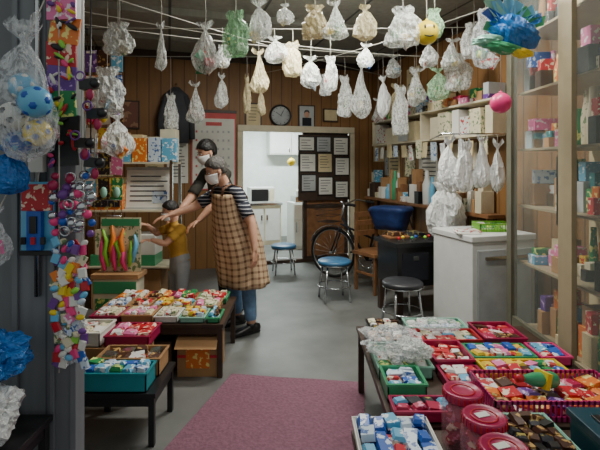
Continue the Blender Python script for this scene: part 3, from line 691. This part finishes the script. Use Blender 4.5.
# ---------------------------------------------------------------- left low table with sweets
lowtable('low_display_table', -1.46, -.52, 3.05, 3.7, .37, M['darkwood'])
walls = [S['green'], S['crimson'], M['paper'], M['card'], M['card'], M['paper'], S['orange'], S['mint'], M['card']]
mm = [PR['yellow'], PR['white'], PR['red'], PR['pink'], PR['green'], PR['orange'], PR['creamp'], PR['sky'], PR['choc'], PR['bluepk'], M['paper'], PR['creamp'], M['paper2'], PR['white']]
for j, (ya, yb) in enumerate([(3.07, 3.26), (3.28, 3.47), (3.49, 3.68)]):
    x = -1.44
    while x < -.62:
        w = min(random.uniform(.14, .24), -.54-x); tray('candy_tray', x+.008, x+w-.012, ya, yb, .371, random.uniform(.03, .06), random.choice(walls), random.sample(mm, 3), max(2, int(w/.055)), random.choice([2, 3]), ph=.024); x += w
b = MB(); b.box(-.84, -.56, 3.08, 3.34, .001, .27, M['card']); b.box(-.78, -.62, 3.075, 3.08, .06, .2, PR['orange']); b.box(-.84, -.56, 3.076, 3.08, .13, .15, S['red'])
b.add([(-.84, 3.08, .27), (-.56, 3.08, .27), (-.56, 3.0, .22), (-.84, 3.0, .22)], [(0, 1, 2, 3)], M['card']); b.build('cardboard_carton')
b = MB(); b.box(-1.2, -.88, 3.08, 3.34, .001, .24, M['darkwood']); b.box(-1.18, -.9, 3.075, 3.08, .03, .21, M['wood']); b.build('wooden_crate')
lowtable('small_bench', -1.16, -.74, 2.3, 2.68, .28, M['black'], .03)
tray('candy_basket', -1.14, -.79, 2.31, 2.46, .281, .1, S['aqua'], [PR['sky'], PR['blue'], PR['bluepk'], PR['green']], 5, 2, False, ph=.032, layers=3)
tray('cardboard_tray', -1.13, -.78, 2.49, 2.67, .281, .1, M['card'], [PR['red'], M['black'], PR['white'], PR['choc'], M['chrome']], 4, 2, ph=.04)
b = MB(); b.box(-1.42, -.98, 2.74, 3.02, .001, .33, M['card']); b.build('cardboard_carton')
tray('candy_tray', -1.2, -.93, 2.76, 3.0, .331, .07, S['crimson'], [PR['red'], PR['white'], PR['pink']], 3, 2, ph=.03)
tray('candy_tray', -1.42, -1.23, 2.76, 3.0, .331, .09, M['paper'], [PR['white'], M['paper'], PR['creamp']], 2, 3, ph=.03)

# ---------------------------------------------------------------- rack on the left
b = MB()
for x in (-2.2, -1.3):
    for y in (4.48, 4.8): b.box(x, x+.03, y, y+.03, 0, 1.5, M['chrome'])
for z in (.42, .98, 1.46): b.box(-2.2, -1.27, 4.48, 4.83, z, z+.02, M['cream'])
b.build('display_rack', .002)
b = MB(); x = -2.15
while x < -1.38:
    w = random.uniform(.1, .17); b.box(x, x+w-.012, 4.52, 4.62, 1.481, 1.481+random.uniform(.16, .26), random.choice([PR['orange'], PR['sky'], PR['yellow'], PR['creamp'], PR['pink'], PR['choc'], PR['blue'], PR['bluepk'], PR['white']])); x += w
x = -2.15
while x < -1.38:
    w = random.uniform(.14, .22); b.box(x, x+w-.012, 4.64, 4.78, 1.481, 1.481+random.uniform(.26, .36), random.choice([PR['creamp'], M['card'], PR['white'], M['paper3'], M['cream'], M['paper2']])); x += w
b.build('toy_packages', .003)
b = MB(); b.box(-2.1, -1.78, 4.5, 4.75, 1.001, 1.26, PR['orange']); b.box(-2.08, -1.8, 4.49, 4.5, 1.03, 1.13, PR['dark']); b.box(-2.06, -1.82, 4.55, 4.75, 1.26, 1.32, PR['yellow']); b.build('card_game_boxes', .003)
# white poster board leaning on the shelf
b = MB(Matrix.Translation((-1.54, 4.56, 1.001)) @ Matrix.Rotation(-.12, 4, 'X'))
b.box(-.23, .23, 0, .012, 0, .42, M['paper']); b.box(-.235, .235, -.003, .015, .4, .43, M['paper3']); b.box(-.235, .235, -.003, .015, 0, .02, M['paper3'])
for i in range(6): b.box(-.19, .1+random.uniform(-.08, .09), -.003, 0, .33-i*.05, .342-i*.05, M['ink'])
b.box(.04, .19, -.003, 0, .06, .18, PR['bluepk']); b.build('poster_board')
b = MB(); b.box(-2.1, -1.45, 4.5, 4.75, .441, .55, S['green']); b.box(-2.05, -1.75, 4.5, 4.75, .55, .8, PR['creamp']); b.box(-1.72, -1.45, 4.5, 4.75, .55, .75, M['paper']); b.build('stacked_boxes', .004)
b = MB(); b.box(-2.1, -1.4, 4.52, 4.77, .001, .4, M['card']); b.build('storage_carton', .004)
b = MB(); b.box(-1.72, -1.36, 3.74, 3.93, 0, .5, M['cream']); b.box(-1.74, -1.34, 3.73, 3.95, .5, .54, M['card']); b.box(-1.72, -1.36, 3.735, 3.74, .38, .48, S['green']); b.box(-1.7, -1.38, 3.733, 3.74, .2, .34, PR['green']); b.build('display_stand', .004)
b = MB(); cx, cy = -1.53, 3.84
b.box(cx-.17, cx+.17, cy, cy+.012, .541, 1.0, PR['creamp']); b.box(cx-.16, cx+.16, cy-.004, cy, .93, .99, S['green'])
cols_ = ['pink', 'lime', 'orange', 'pink', 'lime', 'orange', 'pink', 'lime', 'sky']
for i in range(9):
    a0 = cx-.13+.03*i; z0 = .56+.035*(i % 3); L = random.uniform(.2, .3)
    b.tube([(a0, cy-.015, z0), (a0+random.uniform(-.03, .03), cy-.03, z0+L*.35), (a0+random.uniform(-.05, .05), cy-.03, z0+L*.7), (a0+random.uniform(-.06, .06), cy-.015, z0+L)], [.012, .024, .022, .01], S[cols_[i]], 8, rnd=True)
b.build('neon_balloon_kit')
root = empty('carded_toy_panel', (-1.8, 3.95, 1.4))
b = MB()
for i in range(8): b.tube([(-2.0+i*.06, 3.98, 1.0), (-2.0+i*.06, 3.98, 2.55)], .003, M['chrome'], 5)
for i in range(12): b.tube([(-2.0, 3.98, 1.0+i*.14), (-1.58, 3.98, 1.0+i*.14)], .003, M['chrome'], 5)
for x in (-2.0, -1.58): b.tube([(x, 3.98, 2.5), (x, 3.98, 2.99)], .003, M['chrome'], 5)
par(b.build('wire_grid'), root)
b = MB()
for z in (2.36, 2.14, 1.9, 1.68, 1.46, 1.24):
    for i in range(4):
        x = -1.95+i*.115; c = random.choice(PRL+[M['paper'], M['paper2'], PR['bluepk']]); b.cb((x, 3.955-.004*i, z), (.1, .006, .19), c, (0, random.uniform(-.08, .08), 0))
        if random.random() < .6: b.ell((x, 3.94, z-.03), (.032, .02, .05), random.choice(list(S.values())+[M['clear']]*6), None, 10, 7)
        b.cb((x, 3.95, z+.08), (.08, .006, .02), M['paper'])
par(b.build('toy_cards'), root)
for x, y, zt, h, w, c in [(-1.5, 3.5, 2.2, .34, .26, (PR['bluepk'], PR['white'], PR['sky'])), (-1.5, 3.7, 1.86, .34, .24, (PR['creamp'], PR['blue'], PR['orange']))]:
    hangbag(x, y, zt, h, w, 2.99, 'bag', c)

# ---------------------------------------------------------------- left foreground pillar, wall, toys
b = MB(); b.box(-1.2, -.95, 1.9, 1.96, 0, 3.2, M['steel']); b.box(-1.21, -1.185, 1.885, 1.9, 0, 3.2, M['steel']); b.box(-1.05, -1.03, 1.885, 1.9, 0, 3.2, M['steel']); b.box(-.965, -.94, 1.885, 1.965, 0, 3.2, M['steel'])
b.build('steel_pillar', .003)
b = MB(); b.box(-2.6, -1.215, 1.97, 2.05, 0, 3.2, M['steel']); b.build('wall_front_left')
b = MB(); b.tube([(-1.1, 1.885, 3.1), (-1.1, 1.885, 1.9), (-1.1, 1.885, .9)], .012, M['chrome'], 8); b.box(-1.13, -1.07, 1.87, 1.9, 1.42, 1.5, M['paper']); b.build('conduit_pipe')
b = MB(); b.box(-1.16, -1.02, 1.868, 1.878, 1.08, 1.38, S['sky']); b.box(-1.155, -1.025, 1.862, 1.869, 1.26, 1.37, PR['red']); b.box(-1.12, -1.06, 1.84, 1.865, 1.10, 1.26, S['blue']); b.box(-1.105, -1.075, 1.833, 1.842, 1.17, 1.24, M['black'])
for i in range(3): b.cb((-1.13+i*.04, 1.838, 1.14), (.018, .012, .03), S['red'] if i % 2 else M['black'])
b.box(-1.16, -1.02, 1.86, 1.868, 1.075, 1.095, M['black'])
b.tube([(-1.09, 1.872, 1.38), (-1.09, 1.885, 1.44)], .003, M['cord'], 5); b.build('blister_pack_toy', .002)
b = MB()
b.tube([(-.985, 1.84, 2.4), (-.985, 1.84, .6)], .003, M['cord'], 5); b.tube([(-.90, 1.86, 2.4), (-.90, 1.86, .62)], .003, M['cord'], 5)
b.tube([(-.985, 1.84, 2.4), (-.985, 1.9, 2.42)], .004, M['chrome'], 5); b.tube([(-.90, 1.86, 2.4), (-.945, 1.9, 2.42)], .004, M['chrome'], 5)
z = 2.3
while z > 1.45:     # long printed toy cards
    c = random.choice([PR['red'], PR['green'], PR['pink'], PR['dark'], PR['orange'], PR['purple'], M['black'], M['black']])
    b.cb((-.97+random.uniform(-.01, .01), 1.845, z), (.12, .01, .11), c, (random.uniform(-.1, .1), random.uniform(-.15, .15), 0))
    for k in range(6):
        b.ell((-.97+random.uniform(-.05, .05), 1.832, z+random.uniform(-.045, .045)), (random.uniform(.005, .013), .008, random.uniform(.012, .03)), random.choice([S['lime'], S['pink'], S['red'], M['black'], S['yellow'], S['purple'], M['paper']]), Matrix.Rotation(random.uniform(-1.4, 1.4), 4, 'Y'), 8, 6)
    z -= .1
z = 1.4
while z > 1.15:
    for k in range(5):
        c = random.choice([S['pink'], S['purple'], M['chrome'], S['crimson'], M['chrome'], S['blue']]); q = random.uniform(.012, .022)
        b.ell((-.99+.035*k+random.uniform(-.012, .012), 1.82+random.uniform(-.02, .02), z+random.uniform(-.01, .01)), (q, q, q), c, None, 12, 8)
    b.ring((-.98+random.uniform(0, .1), 1.81, z), .02, .004, (0, 1, .2), M['chrome'], 14, 5)
    z -= .036
z = 1.13
while z > .64:
    for k in range(5):
        c = random.choice([S['red'], S['sky'], S['yellow'], S['pink'], S['lime'], S['purple'], M['paper'], PR['blue'], PR['pink'], S['orange'], M['paper'], PR['bluepk'], PR['white'], M['clear'], PR['creamp']])
        pos = (-.99+.027*k+random.uniform(-.008, .008), 1.83+random.uniform(-.015, .01), z+random.uniform(-.01, .01)); t = random.random()
        if t < .35: b.ell(pos, (.013, .011, .018), c, Matrix.Rotation(random.random()*2, 4, 'Y'), 8, 6)
        elif t < .7: b.pillow(pos, (.036, .042, .014), c, (1.5, random.uniform(-.6, .6), random.uniform(-.4, .4)))
        else: b.cb(pos, (.03, .008, .04), c, (0, random.uniform(-.7, .7), 0))
    z -= .03
b.build('hanging_toy_strip')
b = MB()
for x, z in ((-.86, 1.78), (-.83, 1.66), (-.88, 1.54), (-.84, 1.46)):
    b.cb((x, 1.84, z), (.07, .04, .04), M['black'], (0, random.uniform(-.5, .5), 0)); b.ell((x+.03, 1.82, z), (.02, .02, .02), M['black'], None, 12, 8); b.ring((x-.03, 1.82, z+.03), .018, .004, (0, 1, 0), S['purple'], 14, 5); b.ell((x+.01, 1.82, z-.045), (.016, .012, .024), S['crimson'], None, 10, 6)
    b.tube([(x, 1.84, z+.02), (x, 1.85, z+.12)], .003, M['cord'], 5)
b.tube([(-.86, 1.85, 2.2), (-.86, 1.85, 1.5)], .003, M['black'], 5); b.tube([(-.86, 1.85, 2.2), (-.945, 1.9, 2.2)], .003, M['black'], 5)
b.build('black_toy_viewers')
root = empty('ball_net_bag', (-1.08, 1.7, 1.5))
b = MB()
def sball(b, c, rr, m1, m2):
    b.ell(c, (rr, rr, rr), m1, None, 20, 14)
    for i in range(14):
        p = Vector((math.sin(i*2.4)*math.sqrt(1-(1-2*(i+.5)/14)**2), math.cos(i*2.4)*math.sqrt(1-(1-2*(i+.5)/14)**2), 1-2*(i+.5)/14))
        q = p.to_track_quat('Z', 'Y').to_matrix().to_4x4(); b.ell(Vector(c)+p*rr*.93, (rr*.28, rr*.28, rr*.12), m2, q, 6, 4)
sball(b, (-1.06, 1.66, 1.63), .052, M['paper'], M['black']); sball(b, (-.965, 1.64, 1.68), .058, S['sky'], S['blue']); sball(b, (-.98, 1.68, 1.57), .05, S['yellow'], S['blue']); sball(b, (-1.08, 1.72, 1.53), .05, S['blue'], S['sky']); sball(b, (-1.06, 1.72, 1.75), .05, S['sky'], M['paper'])
par(b.build('toy_balls'), root)
b = MB(); bagmesh(b, -1.02, 1.68, 1.98, .5, .25, M['clear'], (), .7, 70, P1); b.tube([(-1.02, 1.68, 1.92), (-1.04, 1.88, 2.2)], .003, M['cord'], 5); par(b.build('net'), root)
b = MB(); bagmesh(b, -1.12, 1.74, 1.52, .18, .16, M['bagb'], (), .6, 73); b.tube([(-1.12, 1.74, 1.49), (-1.13, 1.88, 1.75)], .003, M['cord'], 5); b.build('blue_bag')
b = MB(); bagmesh(b, -1.18, 1.74, 1.28, .22, .12, M['clear'], (PR['pink'], PR['white']), .6, 75); b.tube([(-1.18, 1.74, 1.25), (-1.19, 1.885, 1.4)], .003, M['cord'], 5); b.build('hanging_plastic_bag')
lowtable('small_stool', -1.5, -1.02, 1.5, 1.86, .42, M['black'], .03)
looseb('white_carrier_bag', -1.15, 1.67, .422, .2, .24, .2, M['bagw'], 21)
looseb('blue_carrier_bag', -1.15, 1.69, .63, .23, .24, .2, M['bagb'], 25)

# ---------------------------------------------------------------- people
def remesh(mb, voxel, it=4):
    me = mb.mesh('tmp'); o = bpy.data.objects.new('tmp', me); bpy.context.scene.collection.objects.link(o)
    r_ = o.modifiers.new('r', 'REMESH'); r_.mode = 'VOXEL'; r_.voxel_size = voxel
    s_ = o.modifiers.new('s', 'SMOOTH'); s_.factor = .5; s_.iterations = it
    dg = bpy.context.evaluated_depsgraph_get(); dg.update()
    nm = bpy.data.meshes.new_from_object(o.evaluated_get(dg)); bpy.data.objects.remove(o); nm.materials.clear(); return nm
def addmesh(name, me, parent, mats):
    for m in mats: me.materials.append(m)
    me.polygons.foreach_set('use_smooth', [True]*len(me.polygons))
    o = bpy.data.objects.new(name, me); bpy.context.scene.collection.objects.link(o); par(o, parent); return o
def hand(name, wrist, Fd, Nd, thumb, k, parent, curl=(.25, .4, .35)):
    Fd = Vector(Fd).normalized(); Nd = Vector(Nd); Nd = (Nd-Fd*Nd.dot(Fd)).normalized(); Sd = Fd.cross(Nd)*thumb
    W = Vector(wrist); b = MB(); m = M['skin']
    b.tube([W-Fd*.03*k, W+Fd*.01*k, W+Fd*.05*k, W+Fd*.088*k], [(.024*k, .018*k), (.03*k, .016*k), (.04*k, .015*k), (.038*k, .012*k)], m, 12, side=Sd, rnd=True)
    for off, ln in ((.031, .068), (.0105, .078), (-.0105, .072), (-.03, .056)):
        p = W+Fd*.082*k+Sd*off*k; pts = [p]; a = 0
        for q, fr_ in zip(curl, (.45, .3, .25)):
            a += q; p = p+(Fd*math.cos(a)+Nd*math.sin(a)+Sd*off*3)*ln*fr_*k*1.1; pts.append(p)
        b.tube(pts, [.009*k, .0085*k, .0078*k, .0066*k], m, 8, rnd=True)
    p = W+Fd*.025*k+Sd*.03*k
    b.tube([p-Sd*.01*k, p+(Fd*.6+Sd*.6)*.035*k, p+(Fd*.9+Sd*.7+Nd*.25)*.06*k], [.014*k, .011*k, .008*k], m, 8, rnd=True)
    return addmesh(name, remesh(b, .003*k, 1), parent, [m])
def figure(name, J, k, cl, face, body, hairm, hairlong=0, mask=True, sleeve=.6, legl=1.0):
    fwd = Vector((body[0], body[1], 0)).normalized(); left = Vector((0, 0, 1)).cross(fwd)
    V = {a: Vector(p) for a, p in J.items()}
    foot = (V['anL']+V['anR'])/2; root = empty(name, (foot.x, foot.y, 0))
    b = MB(); segs = []; m0 = M['skin']; cuffs = MB()
    def limb(pts, rad, labs, side=None, seg=12):
        pts = [Vector(p) for p in pts]; b.tube(pts, rad, m0, seg, side, True)
        rr = [r_ if not isinstance(r_, tuple) else (r_[0]+r_[1])/2 for r_ in rad]
        for i, l in enumerate(labs): segs.append((pts[i], pts[i+1], rr[i], rr[i+1], l))
    pel, ch, nk = V['pelvis'], V['chest'], V['neck']; H = V['head']
    limb([pel-Vector((0, 0, .06*k)), pel+Vector((0, 0, .04*k)), pel.lerp(ch, .5), ch, ch.lerp(nk, .65), nk-Vector((0, 0, .02*k))],
         [(.165*k, .12*k), (.17*k, .125*k), (.145*k, .108*k), (.17*k, .12*k), (.15*k, .1*k), (.06*k, .055*k)], ['pants', 'shirt', 'shirt', 'shirt', 'shirt'], left, 18)
    fd = Vector(face).normalized(); ly = Vector((0, 0, 1)).cross(fd).normalized(); up = fd.cross(ly)
    HM = Matrix(((fd.x, ly.x, up.x, H.x), (fd.y, ly.y, up.y, H.y), (fd.z, ly.z, up.z, H.z), (0, 0, 0, 1)))
    def h(x, y, z): return HM @ Vector((x*k, y*k, z*k))
    limb([nk-Vector((0, 0, .05*k)), nk.lerp(h(-.02, 0, -.07), .5), h(-.02, 0, -.04)], [.062*k, .05*k, .052*k], ['skin', 'skin'])
    R3 = HM.to_3x3().to_4x4()
    for c, r_ in (((-.005, 0, .02), (.093, .075, .1)), ((.015, 0, -.035), (.072, .06, .075)), ((.045, 0, -.085), (.035, .033, .028)), ((0, .077, -.01), (.018, .012, .03)), ((0, -.077, -.01), (.018, .012, .03)), ((.088, 0, -.022), (.024, .013, .022)), ((.082, 0, -.005), (.014, .009, .026))):
        b.ell(h(*c), tuple(q*k for q in r_), m0, R3, 16, 12)
    segs.append((h(0, 0, .05), h(.01, 0, -.07), .09*k, .07*k, 'skin'))
    for s in 'LR':
        sh, el, wr = V['sh'+s], V['el'+s], V['wr'+s]
        limb([nk.lerp(sh, .3)-Vector((0, 0, .03*k)), sh], [.058*k, .062*k], ['shirt'])
        mid = sh.lerp(el, sleeve); dr = (el-sh).normalized()
        limb([sh, mid, el, el.lerp(wr, .35), wr], [.06*k, .05*k, .041*k, .04*k, .027*k], ['shirt', 'skin', 'skin', 'skin'])
        cuffs.tube([sh.lerp(el, sleeve*.5), mid-dr*.01*k, mid+dr*.018*k], [.058*k, .056*k, .058*k], cl['shirt'], 16, rnd=False)
        hp, kn, an = V['hip'+s], V['kn'+s], V['an'+s]
        limb([hp, hp.lerp(kn, .5), kn, kn.lerp(an, .4), kn.lerp(an, legl), an], [.098*k, .085*k, .068*k, .066*k, .056*k, .04*k], ['pants', 'pants', 'pants', 'pants', 'skin'])
    me = remesh(b, .009 if k > .8 else .007, 5)
    n = len(me.polygons); C = np.empty(n*3); me.polygons.foreach_get('center', C); C = C.reshape(-1, 3)
    best = np.full(n, 1e9); lab = np.zeros(n, int); keys = ['skin', 'shirt', 'pants']
    for p0, p1, r0, r1, l in segs:
        a = np.array(p0); d_ = np.array(p1)-a; t = np.clip(((C-a) @ d_)/max(1e-9, d_ @ d_), 0, 1)
        dist = np.linalg.norm(C-(a+t[:, None]*d_), axis=1)/(r0+(r1-r0)*t)
        k2 = dist < best; best[k2] = dist[k2]; lab[k2] = keys.index(l)
    o = addmesh('body', me, root, [m0, cl['shirt'], cl['pants']]); me.polygons.foreach_set('material_index', lab.astype(np.int32)); me.update()
    cuffs.build('sleeves', parent=root)
    b = MB(HM)
    for sy in (-1, 1):
        b.ell((.081*k, sy*.03*k, .004*k), (.008*k, .0125*k, .0055*k), M['eyew'], None, 12, 8); b.ell((.0865*k, sy*.0295*k, .003*k), (.0045*k, .0065*k, .006*k), M['eye'], None, 10, 6)
        b.tube([(.087*k, sy*.017*k, .008*k), (.088*k, sy*.03*k, .0115*k), (.078*k, sy*.044*k, .007*k)], .0022*k, hairm, 6)
        b.tube([(.087*k, sy*.014*k, .024*k), (.086*k, sy*.03*k, .029*k), (.074*k, sy*.048*k, .024*k)], .003*k, hairm, 6)
    b.build('face_details', parent=root)
    if mask:
        b = MB(HM); vs = []; a_, c_ = 17, 11
        for i in range(c_):
            t = i/(c_-1); z = -.014-t*.092
            fx = .106+.012*math.sin(t*math.pi)-.028*t*t; hy = .073-.022*t
            back = .012+.012*t
            for j in range(a_):
                s_ = -1+2*j/(a_-1); ph = s_*math.radians(88)
                x = back+(fx-back)*(math.cos(ph)**.75 if math.cos(ph) > 0 else 0); y = hy*math.sin(ph)
                vs.append((x*k, y*k, (z+.006*(1-abs(s_))*(1-t)+.0012*math.sin(i*2.6))*k))
        b.add(vs, [(i*a_+j, i*a_+j+1, (i+1)*a_+j+1, (i+1)*a_+j) for i in range(c_-1) for j in range(a_-1)], M['mask'], True)
        b.build('face_mask', parent=root, solid=.002)
        b = MB(HM)
        for sy in (-1, 1):
            for zz in (-.02, -.09): b.tube([(.02*k, sy*.072*k*(1 if zz > -.05 else .75), zz*k), (.0, sy*.086*k, (zz*.25-.005)*k)], .0016*k, M['mask'], 5)
        b.build('mask_loops', parent=root)
    b = MB()
    def hf(p):
        kk = 1.12+.06*noise.noise(Vector((p.x*3, p.y*9, p.z*2)))
        lim = .5-.35*abs(p.y)**2+.1*noise.noise(Vector((p.y*9, 1, 2)))
        d_ = (lim-p.z)*p.x*6 if p.x > 0 else 0
        ear = max(0, 1-abs(p.x-.08)/.3)*(1 if p.z < .0 else 0)
        low = max(0, (-.5-hairlong-p.z)*5)
        f = min(1, max(0, d_, ear*2, low))
        return kk*(1-f)+.84*f
    b.ell(h(-.008, 0, .022), (.095*k, .078*k, .102*k), hairm, R3, 48, 36, hf)
    b.build('hair', parent=root)
    for s in 'LR':
        an = V['an'+s]; fdv = (V.get('toe'+s, fwd)); fdv = Vector((fdv[0], fdv[1], 0)).normalized(); g0 = Vector((an.x, an.y, 0)); sd = Vector((0, 0, 1)).cross(fdv); b = MB()
        b.tube([g0-fdv*.06*k+Vector((0, 0, .045*k)), g0+Vector((0, 0, .05*k)), g0+fdv*.07*k+Vector((0, 0, .04*k)), g0+fdv*.14*k+Vector((0, 0, .033*k)), g0+fdv*.175*k+Vector((0, 0, .028*k))],
               [(.036*k, .042*k), (.038*k, .046*k), (.044*k, .036*k), (.046*k, .028*k), (.036*k, .022*k)], M['black'], 14, side=sd, rnd=True)
        b.tube([an+Vector((0, 0, .0)), Vector((an.x, an.y, .05*k))], [.047*k, .042*k], M['black'], 12)
        b.tube([g0-fdv*.075*k+Vector((0, 0, .012)), g0+fdv*.04*k+Vector((0, 0, .012)), g0+fdv*.19*k+Vector((0, 0, .012))], [(.034*k, .011), (.04*k, .011), (.04*k, .011)], M['rubber'], 12, side=sd, rnd=True)
        for v in b.v: v.z = max(v.z, .001)
        b.build('shoe_'+s.lower(), parent=root)
    return root, fwd, left
JW = dict(pelvis=(-.52, 4.0, .80), chest=(-.565, 3.97, 1.07), neck=(-.635, 3.935, 1.265), head=(-.725, 3.88, 1.40),
          shL=(-.53, 3.82, 1.21), elL=(-.40, 3.74, .96), wrL=(-.37, 3.68, .75), shR=(-.73, 4.05, 1.21), elR=(-.94, 4.0, 1.08), wrR=(-1.12, 3.88, 1.02),
          hipL=(-.46, 3.93, .76), knL=(-.45, 3.9, .43), anL=(-.42, 3.88, .09), hipR=(-.57, 4.06, .76), knR=(-.59, 4.04, .43), anR=(-.57, 4.1, .09))
root, fwd, left = figure('woman_in_apron', JW, .95, dict(shirt=M['navy_stripe'], pants=M['jeans']), (-.8, -.5, -.3), (-.8, -.6), M['hairgrey'], .0, True, .72, .85)
hand('hand_left', JW['wrL'], (.02, -.05, -1), (-.8, .4, 0), 1, .95, root)
hand('hand_right', JW['wrR'], (-1, -.3, -.3), (0, 0, -1), 1, .95, root, (.15, .25, .25))
b = MB(); rows = 26; cols = 40; vs = []; uvs = []
for i in range(rows+1):
    t = i/rows; z = 1.2-t*.79
    c = Vector((-.615+.115*t, 3.955+.02*t, z))
    a = .178+.06*min(1, t*1.8)+.012*t; d_ = .15+.055*min(1, t*1.8)
    sp = math.radians(62+min(1, t*4.5)*88)
    for j in range(cols+1):
        ph = -sp+2*sp*j/cols; rip = 1+.05*t*math.sin(ph*7+t*2)+.02*t*math.sin(ph*13)
        vs.append(c+fwd*math.cos(ph)*d_*rip+left*math.sin(ph)*a*rip); uvs.append((ph*.2+.02*math.sin(z*7), z+.015*math.sin(ph*3)))
b.add(vs, [(i*(cols+1)+j, i*(cols+1)+j+1, (i+1)*(cols+1)+j+1, (i+1)*(cols+1)+j) for i in range(rows) for j in range(cols)], M['plaid'], True, uvs=uvs)
b.build('apron', parent=root, solid=.006)
b = MB()
for sx in (-1, 1):
    b.tube([Vector((-.615, 3.955, 1.19))+fwd*.13+left*sx*.1, Vector((-.62, 3.95, 1.25))+fwd*.11+left*sx*.1, Vector((-.63, 3.94, 1.285))+fwd*.03+left*sx*.095, Vector((-.63, 3.94, 1.26))-fwd*.07+left*sx*.09, Vector((-.60, 3.95, 1.17))-fwd*.125+left*sx*.04, Vector((-.58, 3.955, 1.05))-fwd*.14-left*sx*.05], [(.024, .006)]*6, M['plaid'], 8, side=left)
b.build('apron_straps', parent=root)
JM = dict(pelvis=(-.72, 4.58, .90), chest=(-.8, 4.56, 1.2), neck=(-.86, 4.53, 1.42), head=(-.93, 4.49, 1.575),
          shL=(-.73, 4.41, 1.36), elL=(-.8, 4.3, 1.1), wrL=(-.95, 4.22, .93), shR=(-.98, 4.66, 1.36), elR=(-1.1, 4.52, 1.12), wrR=(-1.17, 4.3, .98),
          hipL=(-.66, 4.5, .86), knL=(-.66, 4.46, .47), anL=(-.64, 4.45, .09), hipR=(-.78, 4.65, .86), knR=(-.8, 4.64, .47), anR=(-.78, 4.66, .09))
root, fwd2, left2 = figure('man_in_dark_clothes', JM, 1.0, dict(shirt=M['khaki'], pants=M['darkpants']), (-.75, -.6, -.35), (-.8, -.6), M['hairblack'], .1, True, .8, .95)
hand('hand_left', JM['wrL'], (-.8, -.3, -.5), (0, 0, -1), 1, 1, root); hand('hand_right', JM['wrR'], (-.5, -.6, -.5), (0, 0, -1), 1, 1, root)
JC = dict(pelvis=(-1.10, 4.12, .57), chest=(-1.12, 4.10, .77), neck=(-1.14, 4.08, .92), head=(-1.17, 4.05, 1.035),
          shL=(-1.06, 4.02, .875), elL=(-1.18, 3.94, .76), wrL=(-1.28, 3.9, .80), shR=(-1.20, 4.16, .875), elR=(-1.32, 4.14, .82), wrR=(-1.39, 4.1, .90),
          hipL=(-1.06, 4.07, .54), knL=(-1.06, 4.03, .31), anL=(-1.04, 4.05, .065), hipR=(-1.14, 4.17, .54), knR=(-1.15, 4.15, .31), anR=(-1.13, 4.18, .065))
root, _, _ = figure('child_in_yellow_shirt', JC, .73, dict(shirt=M['yellowshirt'], pants=M['greypants']), (-.85, -.5, -.15), (-.8, -.5), M['hairblack'], .1, True, .6, .3)
hand('hand_left', JC['wrL'], (-.6, -.5, .1), (0, 0, -1), 1, .66, root); hand('hand_right', JC['wrR'], (-.9, -.1, .3), (0, 0, -1), 1, .66, root)

# ---------------------------------------------------------------- lights
def lamp(name, loc, sx, sy, pw, rot=0, col=(1, .98, .9)):
    l = bpy.data.lights.new(name, 'AREA'); l.shape = 'RECTANGLE'; l.size = sx; l.size_y = sy; l.energy = pw; l.color = col
    o = bpy.data.objects.new(name, l); o.location = loc; o.rotation_euler.z = rot; bpy.context.scene.collection.objects.link(o)
def fixture(u, v, z, pw, w=1.2, col=(1, .98, .9)):
    p = RW(u, v, z); b = MB(Matrix.Translation(p) @ RT)
    b.box(-w/2, w/2, -.08, .08, -.05, -.0, M['white'])
    for sy in (-.045, .045): b.tube([(-w/2+.03, sy, -.065), (w/2-.03, sy, -.065)], .014, M['tube'], 10)
    b.build('fluorescent_ceiling_lamp'); lamp('lamp_light', (p.x, p.y, p.z-.09), w, .16, pw, TH, col)
fixture(1.2, 3.6, 3.0, 72); fixture(1.6, 2.4, 3.0, 30)
fixture(1.8, 7.6, 2.5, 105, 1.2, (.9, 1, .99))
w = bpy.data.worlds.new('world'); bpy.context.scene.world = w; w.use_nodes = True
nt = w.node_tree; bg = nt.nodes['Background']
sky = nt.nodes.new('ShaderNodeTexSky'); sky.sky_type = 'HOSEK_WILKIE'; sky.turbidity = 8; sky.sun_direction = (0, -.5, .86)
mx = nt.nodes.new('ShaderNodeMix'); mx.data_type = 'RGBA'; mx.inputs[0].default_value = .8
nt.links.new(sky.outputs[0], mx.inputs[6]); mx.inputs[7].default_value = (.78, .82, .8, 1); nt.links.new(mx.outputs[2], bg.inputs[0]); bg.inputs[1].default_value = .6

cam = bpy.data.cameras.new('camera'); cam.lens = 27; cam.sensor_width = 36; cam.shift_y = -.1; cam.clip_start = .05
co = bpy.data.objects.new('camera', cam); co.location = (0, 0, 1.45); co.rotation_euler = (math.pi/2, 0, 0)
bpy.context.scene.collection.objects.link(co); bpy.context.scene.camera = co
